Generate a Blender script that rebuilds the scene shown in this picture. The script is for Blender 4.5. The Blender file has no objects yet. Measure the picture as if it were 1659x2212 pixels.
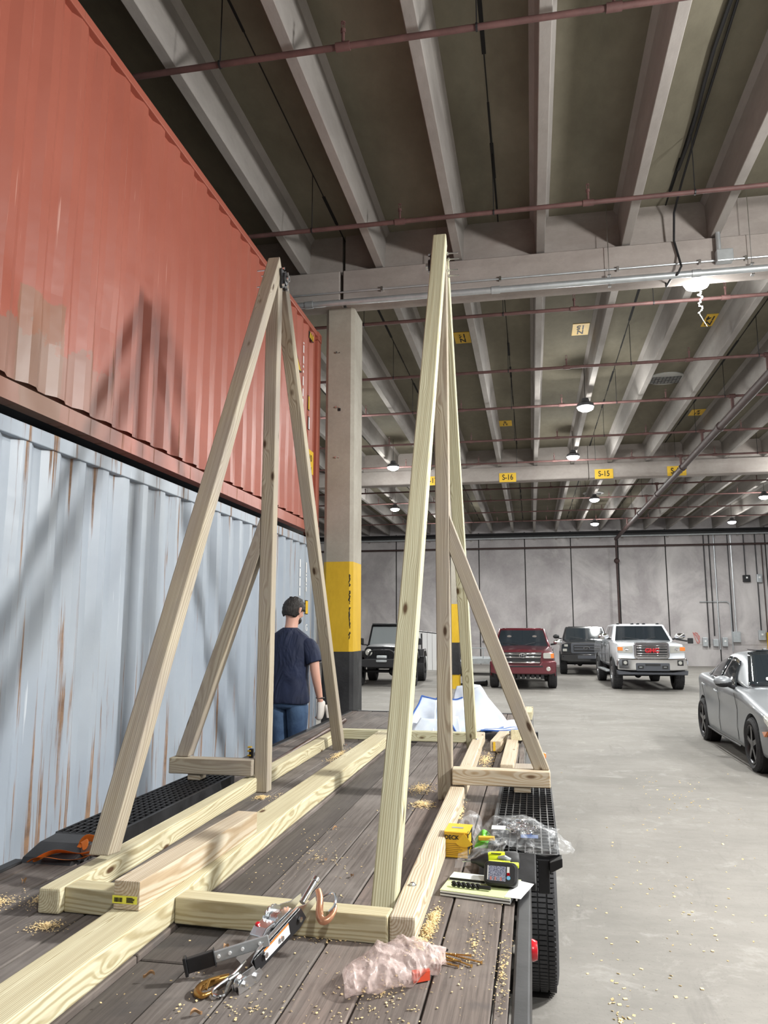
import bpy, bmesh, math, random
from mathutils import Vector, Matrix, noise
random.seed(7)
PI = math.pi
C = bpy.context.scene.collection
S = bpy.context.scene

# ---------------------------------------------------------------- camera
EYE = 1.8
FPX = 1650.0
pitch = math.atan(252 / FPX)
yaw = math.atan(320 / math.hypot(FPX, 252))
cd = bpy.data.cameras.new('camera')
cd.sensor_fit = 'VERTICAL'
cd.sensor_height = 36.0
cd.lens = FPX / 2212 * 36.0
cd.clip_start = 0.05
cd.clip_end = 200
cam = bpy.data.objects.new('camera', cd)
C.objects.link(cam)
cam.location = (0, 0, EYE)
cam.rotation_euler = (PI / 2 + pitch, 0, yaw)
S.camera = cam

# ---------------------------------------------------------------- world, exposure, lamps
w = bpy.data.worlds.new('world')
S.world = w
w.use_nodes = True
w.node_tree.nodes['Background'].inputs[0].default_value = (0.88, 0.90, 0.96, 1)
w.node_tree.nodes['Background'].inputs[1].default_value = 0.36
S.view_settings.view_transform = 'Standard'
S.view_settings.look = 'None'
S.view_settings.gamma = 1
S.view_settings.use_curve_mapping = False
S.view_settings.exposure = 0.70
LAMP_W = 470.0
# hung lamps, then ones added for light: x, y, z of the lens, power factor
LAMPS = [(1.22, 15.9, 6.35, 1.0), (1.25, 21.3, 6.5, 0.8), (2.29, 27.5, 6.3, 0.9), (-3.85, 21.5, 6.45, 0.8), (-5.0, 28.3, 6.3, 0.9),
         (2.32, 10.38, 6.42, 0.8), (4.3, 4.0, 4.95, 2.1), (7.0, 10.0, 6.3, 0.8), (7.2, 16.0, 6.3, 0.9), (7.5, 22.0, 6.3, 1.0),
         (8.0, 28.0, 6.3, 1.0), (2.8, 34.0, 6.3, 1.2), (-3.6, 34.0, 6.3, 1.2), (8.5, 34.5, 6.3, 1.2), (-8.5, 13.0, 6.3, 0.7),
         (2.4, -2.5, 6.3, 1.2), (7.0, 2.0, 6.3, 1.2), (-4.0, 16.0, 6.3, 0.7)]

# ---------------------------------------------------------------- mesh helpers
def vec(a): return Vector(a)

def wmat(o):
    m = Matrix.Identity(4)
    while o is not None:
        m = o.matrix_basis @ m
        o = o.parent
    return m

class MB:
    def __init__(s): s.v = []; s.f = []
    def add(s, vs, fs, M=None):
        n = len(s.v)
        for p in vs:
            p = Vector(p)
            s.v.append(M @ p if M is not None else p)
        for f in fs: s.f.append([i + n for i in f])
        return s
    def box(s, x0, x1, y0, y1, z0, z1, M=None):
        vs = [(x, y, z) for z in (z0, z1) for y in (y0, y1) for x in (x0, x1)]
        return s.add(vs, [(0, 2, 3, 1), (4, 5, 7, 6), (0, 1, 5, 4), (2, 6, 7, 3), (0, 4, 6, 2), (1, 3, 7, 5)], M)
    def cb(s, c, d, M=None):
        return s.box(c[0] - d[0] / 2, c[0] + d[0] / 2, c[1] - d[1] / 2, c[1] + d[1] / 2, c[2] - d[2] / 2, c[2] + d[2] / 2, M)
    def lathe(s, prof, o=(0, 0, 0), ax=(0, 0, 1), n=24, M=None, cap=True):
        ax = Vector(ax).normalized(); o = Vector(o)
        a = ax.orthogonal().normalized(); b = ax.cross(a)
        vs = []; fs = []
        m = len(prof)
        for i in range(n):
            t = 2 * PI * i / n
            d = a * math.cos(t) + b * math.sin(t)
            for r, h in prof: vs.append(o + ax * h + d * r)
        for i in range(n):
            j = (i + 1) % n
            for k in range(m - 1):
                fs.append((i * m + k, j * m + k, j * m + k + 1, i * m + k + 1))
        if cap and prof[0][0] > 1e-6: fs.append([i * m for i in range(n)][::-1])
        if cap and prof[-1][0] > 1e-6: fs.append([i * m + m - 1 for i in range(n)])
        return s.add(vs, fs, M)
    def cyl(s, p0, p1, r, r1=None, n=12, M=None):
        p0 = Vector(p0); p1 = Vector(p1)
        return s.lathe([(r, 0), (r if r1 is None else r1, (p1 - p0).length)], p0, p1 - p0, n, M)
    def tube(s, pts, r, n=8, M=None, closed=False):
        pts = [Vector(p) for p in pts]; vs = []; fs = []
        k = len(pts); prev = None
        for i, p in enumerate(pts):
            a = pts[max(i - 1, 0)] if not closed else pts[i - 1]
            b = pts[min(i + 1, k - 1)] if not closed else pts[(i + 1) % k]
            t = (b - a).normalized()
            if prev is None: u = t.orthogonal().normalized()
            else:
                u = prev - t * prev.dot(t)
                u = u.normalized() if u.length > 1e-6 else t.orthogonal().normalized()
            prev = u; v = t.cross(u)
            rr = r[i] if isinstance(r, (list, tuple)) else r
            for j in range(n):
                q = 2 * PI * j / n
                vs.append(p + (u * math.cos(q) + v * math.sin(q)) * rr)
        for i in range(k if closed else k - 1):
            i2 = (i + 1) % k
            for j in range(n):
                j2 = (j + 1) % n
                fs.append((i * n + j, i * n + j2, i2 * n + j2, i2 * n + j))
        if not closed:
            fs.append(list(range(n))[::-1]); fs.append([(k - 1) * n + j for j in range(n)])
        return s.add(vs, fs, M)
    def prism(s, poly, ax, a, b, M=None):
        n = len(poly)
        def mk(p, h):
            if ax == 'x': return (h, p[0], p[1])
            if ax == 'y': return (p[0], h, p[1])
            return (p[0], p[1], h)
        vs = [mk(p, a) for p in poly] + [mk(p, b) for p in poly]
        fs = [list(range(n))[::-1], [n + i for i in range(n)]]
        for i in range(n):
            j = (i + 1) % n
            fs.append((i, j, n + j, n + i))
        return s.add(vs, fs, M)
    def ball(s, c, r, nu=16, nv=10, M=None):
        if not isinstance(r, (tuple, list)): r = (r, r, r)
        vs = [(c[0], c[1], c[2] - r[2])]
        for i in range(1, nv):
            t = PI * i / nv
            for j in range(nu):
                p = 2 * PI * j / nu
                vs.append((c[0] + r[0] * math.sin(t) * math.cos(p), c[1] + r[1] * math.sin(t) * math.sin(p), c[2] - r[2] * math.cos(t)))
        vs.append((c[0], c[1], c[2] + r[2]))
        fs = []
        for j in range(nu):
            fs.append((0, 1 + (j + 1) % nu, 1 + j))
            fs.append((len(vs) - 1, 1 + (nv - 2) * nu + j, 1 + (nv - 2) * nu + (j + 1) % nu))
        for i in range(nv - 2):
            for j in range(nu):
                a = 1 + i * nu + j; b = 1 + i * nu + (j + 1) % nu
                fs.append((a, b, b + nu, a + nu))
        return s.add(vs, fs, M)
    def loft(s, secs, M=None, cap=True):
        n = len(secs[0]); vs = [p for q in secs for p in q]; fs = []
        for i in range(len(secs) - 1):
            for j in range(n):
                k = (j + 1) % n
                fs.append((i * n + j, i * n + k, (i + 1) * n + k, (i + 1) * n + j))
        if cap:
            fs.append(list(range(n))[::-1]); fs.append([(len(secs) - 1) * n + j for j in range(n)])
        return s.add(vs, fs, M)
    def grid(s, fn, nu, nv, M=None, th=0):
        vs = [fn(i / nu, j / nv) for j in range(nv + 1) for i in range(nu + 1)]
        fs = [(j * (nu + 1) + i, j * (nu + 1) + i + 1, (j + 1) * (nu + 1) + i + 1, (j + 1) * (nu + 1) + i) for j in range(nv) for i in range(nu)]
        return s.add(vs, fs, M)
    def build(s, name, mat=None, parent=None, local=False, bevel=0, smooth=False, sub=0, solid=0, fix=True, seg=2):
        me = bpy.data.meshes.new(name)
        me.from_pydata([tuple(p) for p in s.v], [], s.f)
        if fix:
            bm = bmesh.new(); bm.from_mesh(me)
            bmesh.ops.recalc_face_normals(bm, faces=bm.faces)
            bm.to_mesh(me); bm.free()
        o = bpy.data.objects.new(name, me); C.objects.link(o)
        if mat: me.materials.append(mat)
        if parent is not None:
            o.parent = parent
            if not local: o.matrix_basis = wmat(parent).inverted()
        if smooth:
            for p in me.polygons: p.use_smooth = True
            if not sub: me.set_sharp_from_angle(angle=math.radians(38))
        if bevel:
            m = o.modifiers.new('b', 'BEVEL'); m.width = bevel; m.segments = seg; m.limit_method = 'ANGLE'; m.angle_limit = math.radians(40)
        if solid:
            m = o.modifiers.new('s', 'SOLIDIFY'); m.thickness = solid; m.offset = 0
        if sub:
            m = o.modifiers.new('u', 'SUBSURF'); m.levels = sub; m.render_levels = sub
        return o

def baked(o):
    """replace an object's mesh by its evaluated mesh"""
    dg = bpy.context.evaluated_depsgraph_get(); dg.update()
    me = bpy.data.meshes.new_from_object(o.evaluated_get(dg))
    old = o.data
    o.modifiers.clear(); o.data = me; me.name = old.name
    return o

def cut(o, mb):
    """boolean-subtract a mesh builder (in the object's own coordinates) from an object"""
    t = mb.build('cutter', None, None)
    t.matrix_basis = wmat(o)
    m = o.modifiers.new('c', 'BOOLEAN'); m.object = t; m.solver = 'EXACT'
    bpy.context.view_layer.update()
    baked(o)
    bpy.data.objects.remove(t)
    return o

def thing(name, label, cat, loc=(0, 0, 0), rot=0, group=None):
    o = bpy.data.objects.new(name, None); C.objects.link(o)
    o.empty_display_size = 0.1
    o.location = loc; o.rotation_euler = (0, 0, rot) if not isinstance(rot, tuple) else rot
    o['label'] = label; o['category'] = cat
    if group: o['group'] = group
    return o

def tag(o, label, cat, group=None):
    o['label'] = label; o['category'] = cat
    if group: o['group'] = group
    return o

def struct(o): o['kind'] = 'structure'; return o

def text(s_, size, M, mat, name, parent, depth=0.002, sx=1.0, bold=0.0, align='CENTER', sp=0.9):
    cu = bpy.data.curves.new(name, 'FONT')
    cu.body = s_; cu.size = size; cu.align_x = align; cu.align_y = 'CENTER'
    cu.extrude = depth; cu.offset = bold; cu.space_line = sp
    o = bpy.data.objects.new(name, cu); C.objects.link(o)
    bpy.context.view_layer.update()
    dg = bpy.context.evaluated_depsgraph_get()
    me = bpy.data.meshes.new_from_object(o.evaluated_get(dg))
    bpy.data.objects.remove(o)
    o = bpy.data.objects.new(name, me); C.objects.link(o)
    me.materials.clear(); me.materials.append(mat)
    o.parent = parent
    W = wmat(parent).inverted() if parent else Matrix.Identity(4)
    o.matrix_basis = W @ M @ Matrix.Diagonal((sx, 1, 1, 1))
    return o

def smooth_path(pts, n=5):
    pts = [Vector(p) for p in pts]; out = []
    for i in range(len(pts) - 1):
        p0 = pts[max(i - 1, 0)]; p1 = pts[i]; p2 = pts[i + 1]; p3 = pts[min(i + 2, len(pts) - 1)]
        for k in range(n):
            t = k / n
            out.append(0.5 * ((2 * p1) + (p2 - p0) * t + (2 * p0 - 5 * p1 + 4 * p2 - p3) * t * t + (3 * p1 - p0 - 3 * p2 + p3) * t ** 3))
    out.append(pts[-1]); return out
def smooth_r(r, n=5):
    out = []
    for i in range(len(r) - 1): out += [r[i] + (r[i + 1] - r[i]) * k / n for k in range(n)]
    return out + [r[-1]]

def frame(o, x, y, z):
    m = Matrix.Identity(4)
    for i, a in enumerate((x, y, z)):
        for k in range(3): m[k][i] = a[k]
    for k in range(3): m[k][3] = o[k]
    return m

# ---------------------------------------------------------------- materials
def nm(name):
    m = bpy.data.materials.new(name); m.use_nodes = True
    nt = m.node_tree; b = nt.nodes['Principled BSDF']
    return m, nt, b

class N:
    """tiny node helper"""
    def __init__(s, nt): s.nt = nt
    def n(s, t, **k):
        x = s.nt.nodes.new(t)
        for a, v in k.items(): setattr(x, a, v)
        return x
    def l(s, a, b): s.nt.links.new(a, b)
    def coord(s, scale=(1, 1, 1), rnd=False, kind='Object'):
        tc = s.n('ShaderNodeTexCoord'); mp = s.n('ShaderNodeMapping')
        mp.inputs['Scale'].default_value = scale
        s.l(tc.outputs[kind], mp.inputs['Vector'])
        if rnd:
            oi = s.n('ShaderNodeObjectInfo'); mu = s.n('ShaderNodeVectorMath', operation='SCALE')
            mu.inputs[0].default_value = (37, 11, 23)
            s.l(oi.outputs['Random'], mu.inputs['Scale']); s.l(mu.outputs[0], mp.inputs['Location'])
        return mp.outputs[0]
    def noise(s, v, sc, det=4, rough=0.6, dist=0):
        x = s.n('ShaderNodeTexNoise'); x.inputs['Scale'].default_value = sc; x.inputs['Detail'].default_value = det
        x.inputs['Roughness'].default_value = rough; x.inputs['Distortion'].default_value = dist
        if v is not None: s.l(v, x.inputs['Vector'])
        return x.outputs[0]
    def ramp(s, f, stops, interp='LINEAR'):
        x = s.n('ShaderNodeValToRGB'); cr = x.color_ramp; cr.interpolation = interp
        while len(cr.elements) < len(stops): cr.elements.new(0.5)
        for e, (p, c) in zip(cr.elements, stops):
            e.position = p; e.color = c if len(c) == 4 else (*c, 1)
        s.l(f, x.inputs[0]); return x.outputs[0]
    def mix(s, f, a, b, mode='MIX'):
        x = s.n('ShaderNodeMix', data_type='RGBA', blend_type=mode)
        for sock, v in ((x.inputs[0], f), (x.inputs[6], a), (x.inputs[7], b)):
            if hasattr(v, 'is_linked') or hasattr(v, 'links'): s.l(v, sock)
            else: sock.default_value = v if not isinstance(v, tuple) or len(v) == 4 else (*v, 1)
        return x.outputs[2]
    def math(s, op, a, b=0.0, c=None):
        x = s.n('ShaderNodeMath', operation=op)
        for i, v in enumerate((a, b) if c is None else (a, b, c)):
            if hasattr(v, 'links'): s.l(v, x.inputs[i])
            else: x.inputs[i].default_value = v
        return x.outputs[0]
    def bump(s, h, st, dist, b):
        x = s.n('ShaderNodeBump'); x.inputs['Strength'].default_value = st; x.inputs['Distance'].default_value = dist
        s.l(h, x.inputs['Height']); s.l(x.outputs[0], b.inputs['Normal'])

def g3(v): return (v, v, v)

def plain(name, col, rough=0.5, metal=0.0, alpha=1.0, vary=0.0, emit=None, es=0, coat=0, trans=0, scale=6, ior=None):
    m, nt, b = nm(name); q = N(nt)
    b.inputs['Base Color'].default_value = (*col, 1)
    b.inputs['Roughness'].default_value = rough; b.inputs['Metallic'].default_value = metal
    b.inputs['Alpha'].default_value = alpha
    if coat: b.inputs['Coat Weight'].default_value = coat; b.inputs['Coat Roughness'].default_value = 0.06
    if trans: b.inputs['Transmission Weight'].default_value = trans
    if ior: b.inputs['IOR'].default_value = ior
    if emit: b.inputs['Emission Color'].default_value = (*emit, 1); b.inputs['Emission Strength'].default_value = es
    if vary:
        f = q.noise(q.coord((1, 1, 1), True), scale, 5)
        lo = tuple(c * (1 - vary) for c in col); hi = tuple(min(1, c * (1 + vary)) for c in col)
        q.l(q.ramp(f, [(0.3, lo), (0.7, hi)]), b.inputs['Base Color'])
        q.bump(f, 0.15, 0.01, b)
    return m

def concrete(name, lo, hi, stain, sc=1.0, stretch=(1, 1, 1), st=(0.5, 0.75), rough=0.9, bump=0.3):
    m, nt, b = nm(name); q = N(nt)
    v = q.coord(stretch)
    a = q.noise(v, 0.7 * sc, 8, 0.65); d = q.noise(v, 9 * sc, 6, 0.7); e = q.noise(v, 0.28 * sc, 4, 0.6, 1.5)
    base = q.ramp(a, [(0.3, lo), (0.7, hi)])
    base = q.mix(q.math('MULTIPLY', d, 0.55), base, q.mix(1.0, base, (*g3(0.55), 1), 'MULTIPLY'))
    base = q.mix(q.ramp(e, [(st[0], g3(0)), (st[1], g3(0.8))]), base, stain)
    q.l(base, b.inputs['Base Color']); b.inputs['Roughness'].default_value = rough
    b.inputs['Specular IOR Level'].default_value = 0.25
    q.bump(d, bump, 0.01, b)
    return m

def pine(name, lo, hi, line, knot, grey=None, ring=40.0, contrast=1.0):
    m, nt, b = nm(name); q = N(nt)
    v = q.coord((1, 1, 1), True)
    # slow wander of the heart of the tree along the length
    mp = q.n('ShaderNodeMapping'); mp.inputs['Scale'].default_value = (0.42, 1.2, 1.2); q.l(v, mp.inputs[0])
    nz = q.n('ShaderNodeTexNoise'); nz.inputs['Scale'].default_value = 1.3; nz.inputs['Detail'].default_value = 2; q.l(mp.outputs[0], nz.inputs[0])
    off = q.n('ShaderNodeVectorMath', operation='MULTIPLY_ADD'); q.l(nz.outputs[1], off.inputs[0])
    off.inputs[1].default_value = (0.0, 0.16, 0.16)
    tc = q.n('ShaderNodeTexCoord'); q.l(tc.outputs['Object'], off.inputs[2])
    # knots
    mk = q.n('ShaderNodeMapping'); mk.inputs['Scale'].default_value = (2.9, 8, 8); q.l(v, mk.inputs[0])
    vo = q.n('ShaderNodeTexVoronoi'); vo.inputs['Scale'].default_value = 1.0; vo.inputs['Randomness'].default_value = 1.0; q.l(mk.outputs[0], vo.inputs[0])
    kd = q.ramp(vo.outputs['Distance'], [(0.03, g3(1)), (0.16, g3(0.0))])
    kc = q.ramp(vo.outputs['Distance'], [(0.065, g3(1)), (0.12, g3(0.0))])
    sw = q.ramp(vo.outputs['Distance'], [(0.0, g3(1)), (0.38, g3(0.0))], 'EASE')
    o2 = q.n('ShaderNodeVectorMath', operation='MULTIPLY_ADD'); q.l(sw, o2.inputs[0]); o2.inputs[1].default_value = (0, 0.016, 0.016); q.l(off.outputs[0], o2.inputs[2])
    sh = q.n('ShaderNodeVectorMath', operation='ADD'); q.l(o2.outputs[0], sh.inputs[0]); sh.inputs[1].default_value = (0, -0.14, -0.13)
    wv = q.n('ShaderNodeTexWave', wave_type='RINGS', rings_direction='X'); wv.inputs['Scale'].default_value = ring
    wv.inputs['Distortion'].default_value = 0.6; wv.inputs['Detail'].default_value = 1.0; wv.inputs['Detail Scale'].default_value = 0.6
    q.l(sh.outputs[0], wv.inputs[0])
    fi = q.n('ShaderNodeMapping'); fi.inputs['Scale'].default_value = (1.6, 70, 70); q.l(v, fi.inputs[0])
    fine = q.noise(fi.outputs[0], 1.0, 3)
    big = q.noise(mp.outputs[0], 1.1, 3)
    base = q.ramp(big, [(0.3, lo), (0.7, hi)])
    rg = q.ramp(wv.outputs[1], [(0.42, g3(0)), (0.95, g3(0.64 * contrast))])
    base = q.mix(rg, base, line)
    base = q.mix(q.math('MULTIPLY', q.ramp(fine, [(0.35, g3(0)), (0.75, g3(1))]), 0.6), base, q.mix(1.0, base, (0.60, 0.52, 0.42, 1), 'MULTIPLY'))
    if grey:
        gm = q.ramp(q.noise(mp.outputs[0], 2.3, 5), [(0.35, g3(0)), (0.65, g3(0.8))])
        base = q.mix(gm, base, grey)
    base = q.mix(q.math('MULTIPLY', kd, 0.7), base, line)
    base = q.mix(kc, base, knot)
    q.l(base, b.inputs['Base Color']); b.inputs['Roughness'].default_value = 0.72
    b.inputs['Specular IOR Level'].default_value = 0.3
    q.bump(fine, 0.25, 0.004, b)
    return m

def corr_paint(name, col, col2, rust, rlevel, scratch):
    m, nt, b = nm(name); q = N(nt)
    v = q.coord((1, 1, 1))
    big = q.noise(v, 0.8, 5)
    base = q.ramp(big, [(0.3, col), (0.7, col2)])
    vs = q.n('ShaderNodeMapping'); vs.inputs['Scale'].default_value = (5, 17, 0.55); q.l(v, vs.inputs[0])
    st = q.noise(vs.outputs[0], 1.0, 6, 0.65)
    # more rust low on the sheet and just below the top rail
    sp = q.n('ShaderNodeSeparateXYZ'); q.l(v, sp.inputs[0])
    low = q.ramp(q.math('DIVIDE', sp.outputs[2], 3.0), [(0.0, g3(0.15)), (0.42, g3(0.045)), (0.80, g3(0.0)), (0.97, g3(0.07))])
    lv = q.math('ADD', st, low)
    rm = q.ramp(lv, [(rlevel, g3(0)), (rlevel + 0.07, g3(0.92))])
    pn = q.noise(v, 9.0, 6, 0.7)
    rc = q.ramp(pn, [(0.3, rust[0]), (0.7, rust[1])])
    base = q.mix(rm, base, rc)
    vv = q.n('ShaderNodeMapping'); vv.inputs['Scale'].default_value = (8, 40, 1.3); q.l(v, vv.inputs[0])
    sc = q.ramp(q.noise(vv.outputs[0], 1.0, 3, 0.5), [(0.70, g3(0)), (0.76, g3(0.7))])
    base = q.mix(sc, base, scratch)
    q.l(base, b.inputs['Base Color'])
    q.l(q.ramp(rm, [(0, g3(0.42)), (1, g3(0.85))]), b.inputs['Roughness'])
    q.bump(q.noise(v, 2.2, 3), 0.35, 0.03, b)
    return m, q, b, base, v

M = {}
M['pine'] = pine('pine_fresh', (0.62, 0.57, 0.38), (0.74, 0.70, 0.52), (0.38, 0.30, 0.15), (0.09, 0.045, 0.02))
M['pine2'] = pine('pine_green', (0.56, 0.55, 0.39), (0.70, 0.69, 0.51), (0.34, 0.30, 0.17), (0.10, 0.06, 0.03))
M['pine_grey'] = pine('pine_weathered', (0.40, 0.36, 0.27), (0.52, 0.47, 0.36), (0.22, 0.16, 0.10), (0.06, 0.035, 0.02), grey=(0.30, 0.26, 0.23))
M['pine_pale'] = pine('pine_pale', (0.60, 0.52, 0.40), (0.74, 0.68, 0.56), (0.40, 0.27, 0.14), (0.15, 0.09, 0.05), ring=34)
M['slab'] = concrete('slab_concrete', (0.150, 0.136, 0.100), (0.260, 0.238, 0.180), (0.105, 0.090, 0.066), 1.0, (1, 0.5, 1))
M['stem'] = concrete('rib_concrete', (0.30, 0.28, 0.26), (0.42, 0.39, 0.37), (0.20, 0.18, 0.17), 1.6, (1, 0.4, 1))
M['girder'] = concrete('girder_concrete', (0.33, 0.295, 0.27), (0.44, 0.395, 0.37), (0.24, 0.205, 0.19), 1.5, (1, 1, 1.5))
M['wallc'] = concrete('wall_concrete', (0.36, 0.335, 0.34), (0.52, 0.49, 0.495), (0.58, 0.555, 0.55), 1.2, (1, 1, 0.9), (0.48, 0.7))
M['floorc'] = concrete('floor_concrete', (0.225, 0.213, 0.196), (0.315, 0.298, 0.275), (0.17, 0.160, 0.146), 1.0, (0.9, 1.5, 1), (0.5, 0.8), 0.75, 0.35)
M['column'] = concrete('column_concrete', (0.37, 0.34, 0.285), (0.48, 0.445, 0.385), (0.28, 0.25, 0.205), 2.0, (1, 1, 1))
M['yellow'] = concrete('yellow_paint', (0.62, 0.38, 0.02), (0.78, 0.50, 0.04), (0.50, 0.30, 0.03), 2.0, (1, 1, 0.5), (0.55, 0.8), 0.6, 0.1)
M['blackp'] = concrete('black_column_paint', (0.015, 0.015, 0.017), (0.05, 0.05, 0.052), (0.12, 0.12, 0.12), 3.0, (1, 1, 1), (0.6, 0.75), 0.6, 0.5)
M['sign'] = plain('sign_yellow', (0.72, 0.45, 0.03), 0.6, vary=0.08)
M['ink'] = plain('black_ink', (0.015, 0.013, 0.012), 0.7)
M['pipe'] = plain('sprinkler_pipe_paint', (0.105, 0.050, 0.046), 0.65, vary=0.25)
M['mainpipe'] = plain('main_pipe_paint', (0.045, 0.024, 0.022), 0.6, vary=0.2)
M['galv'] = plain('galvanised', (0.50, 0.53, 0.55), 0.38, 0.6, vary=0.12)
M['zinc'] = plain('zinc_plate', (0.78, 0.80, 0.82), 0.22, 1.0, vary=0.06)
M['dark'] = plain('dark_metal', (0.02, 0.02, 0.022), 0.5, 0.3)
M['darkgap'] = plain('joint_dark', (0.008, 0.008, 0.008), 0.95)
M['trailer'] = plain('trailer_black_steel', (0.020, 0.020, 0.022), 0.48, 0.1, vary=0.5, scale=9)
M['rubber'] = plain('tyre_rubber', (0.035, 0.035, 0.038), 0.8, vary=0.25, scale=30)
M['grate'] = plain('grating_black', (0.018, 0.018, 0.02), 0.45, 0.3)
M['lens'] = plain('lamp_lens', (1, 1, 1), 0.4, emit=(0.93, 1.0, 0.98), es=140)
M['housing'] = plain('lamp_housing', (0.10, 0.10, 0.11), 0.4, 0.6)
M['white'] = plain('white_paint', (0.80, 0.80, 0.80), 0.5)
M['chrome'] = plain('chrome', (0.88, 0.89, 0.92), 0.08, 1.0)
M['black'] = plain('black_plastic', (0.014, 0.014, 0.016), 0.45)
M['glass'] = plain('car_glass', (0.018, 0.024, 0.03), 0.04, 0.0, coat=1.0)
M['red'] = plain('red_plastic', (0.55, 0.01, 0.02), 0.25, coat=0.5)
M['amber'] = plain('amber_plastic', (0.85, 0.24, 0.05), 0.2, coat=0.5)
M['headlamp'] = plain('headlamp', (0.62, 0.62, 0.58), 0.12, 0.4, coat=1.0)
M['rim'] = plain('alloy_rim', (0.45, 0.46, 0.48), 0.25, 0.9)
M['darkrim'] = plain('dark_rim', (0.03, 0.03, 0.033), 0.3, 0.6)

# floor: fine speckle, hairline cracks and dark tyre scuffs
mf = M['floorc']; nt = mf.node_tree; q = N(nt); bf = nt.nodes['Principled BSDF']
src = bf.inputs['Base Color'].links[0].from_socket
v = q.coord((1, 1, 1)); fspeck = q.noise(v, 45, 3, 0.7)
c1 = q.mix(q.ramp(fspeck, [(0.60, g3(0)), (0.72, g3(0.55))]), src, (0.13, 0.12, 0.11, 1))
vv = q.n('ShaderNodeMapping'); vv.inputs['Scale'].default_value = (2.2, 0.35, 1); vv.inputs['Rotation'].default_value = (0, 0, 0.5); q.l(v, vv.inputs[0])
sc = q.noise(vv.outputs[0], 1.6, 6, 0.75, 0.8)
c1 = q.mix(q.ramp(sc, [(0.56, g3(0)), (0.66, g3(0.40))]), c1, (0.16, 0.15, 0.14, 1))
pt = q.noise(v, 2.6, 7, 0.75, 0.5)
c1 = q.mix(q.ramp(pt, [(0.55, g3(0)), (0.68, g3(0.35))]), c1, (0.44, 0.425, 0.40, 1))
q.l(c1, bf.inputs['Base Color'])

# ================================================================ SETTING
# floor
f = MB().box(-16, 22, -12, 40.0, -0.2, 0.0).build('floor', M['floorc']); struct(f)
# ceiling slab with double-tee ribs
SLAB = 7.3; RIB = 6.74
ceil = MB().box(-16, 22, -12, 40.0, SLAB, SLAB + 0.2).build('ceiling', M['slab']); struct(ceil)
k0 = -14
for k in range(k0, 19):
    xc = 0.25 + 1.09 * k + 0.0
    b = MB()
    for (ya, yb) in ((-12, 9.86), (10.11, 23.46), (23.71, 39.9)):
        b.prism([(xc - 0.055, RIB), (xc + 0.055, RIB), (xc + 0.075, SLAB - 0.08), (xc + 0.13, SLAB), (xc - 0.13, SLAB), (xc - 0.075, SLAB - 0.08)], 'y', ya, yb)
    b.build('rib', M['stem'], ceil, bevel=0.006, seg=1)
# dark seams between the double tees
for k in range(-7, 10):
    xs = -0.30 + 2.18 * k
    b = MB()
    rnd = random.Random(k)
    pts = []
    y = -8.0
    while y < 40:
        wd = rnd.choice((0.006, 0.008, 0.012, 0.02))
        b.box(xs - wd, xs + wd, y, min(40, y + 0.7), SLAB - 0.006, SLAB + 0.01)
        y += 0.7
    b.build('slab_seam', M['darkgap'], ceil)
# girders: inverted tees
def girder(name, yf, parts):
    g = thing(name, '', '', (0, yf, 6.18)); del g['label']; del g['category']; struct(g)
    for (xa, xb) in parts:
        b = MB()
        b.prism([(yf, 6.31), (yf + 0.03, 6.28), (yf + 0.41, 6.28), (yf + 0.44, 6.31), (yf + 0.44, 6.72), (yf, 6.72)], 'x', xa, xb)
        b.build('ledge', M['girder'], g, bevel=0.012, seg=1)
        b = MB().box(xa, xb, yf + 0.14, yf + 0.42, 6.72, SLAB)
        b.build('web', M['girder'], g)
    return g
girder('trim_1', 9.7, [(-16, -2.485), (-2.44, 22)])
girder('trim_2', 23.3, [(-16, 1.80), (1.815, 22)])
# back wall with panel joints
wb = MB().box(-16, 22, 40.0, 40.3, -0.2, SLAB + 0.2).build('wall_back', M['wallc']); struct(wb)
for xj in (-9.4, -7.0, -2.62 - 2.2, -2.62, -0.26, 2.05, 4.37, 6.65, 8.95, 11.3, 13.6):
    MB().box(xj - 0.022, xj + 0.022, 39.985, 40.01, 0, 6.75).build('panel_joint', M['darkgap'], wb)
MB().box(-16, 22, 39.99, 40.01, 1.02, 1.035).build('pour_line', M['stem'], wb)
wf = MB().box(-16, 22, -12.3, -12.0, -0.2, SLAB + 0.2).build('wall_front', M['wallc']); struct(wf)
wl = MB().box(-16.3, -16, -12.3, 40.3, -0.2, SLAB + 0.2).build('wall_left', M['wallc']); struct(wl)

# concrete columns
def column(label, x0, x1, y0, y1, zb, zy, foot=False):
    c = thing('concrete_column', label, 'column', ((x0 + x1) / 2, (y0 + y1) / 2, 0))
    ch = 0.045
    poly = [(x0 + ch, y0), (x1 - ch, y0), (x1, y0 + ch), (x1, y1 - ch), (x1 - ch, y1), (x0 + ch, y1), (x0, y1 - ch), (x0, y0 + ch)]
    MB().prism(poly, 'z', zy, 6.28).build('shaft', M['column'], c)
    MB().prism(poly, 'z', zb, zy).build('yellow_band', M['yellow'], c)['label'] = 'yellow painted band'
    g = 0.012
    p2 = [(a + (g if a > (x0 + x1) / 2 else -g), b + (g if b > (y0 + y1) / 2 else -g)) for a, b in poly]
    MB().prism(p2, 'z', 0.0 if not foot else 0.42, zb).build('black_base', M['blackp'], c)['label'] = 'scuffed black painted base'
    if foot: MB().prism(poly, 'z', 0.0, 0.42).build('foot', M['yellow'], c)
    return c
c1 = column('concrete column with yellow band beside the stacked containers, nearer of the two', -2.745, -2.335, 9.95, 10.52, 1.5, 2.69)
b = MB()
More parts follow.
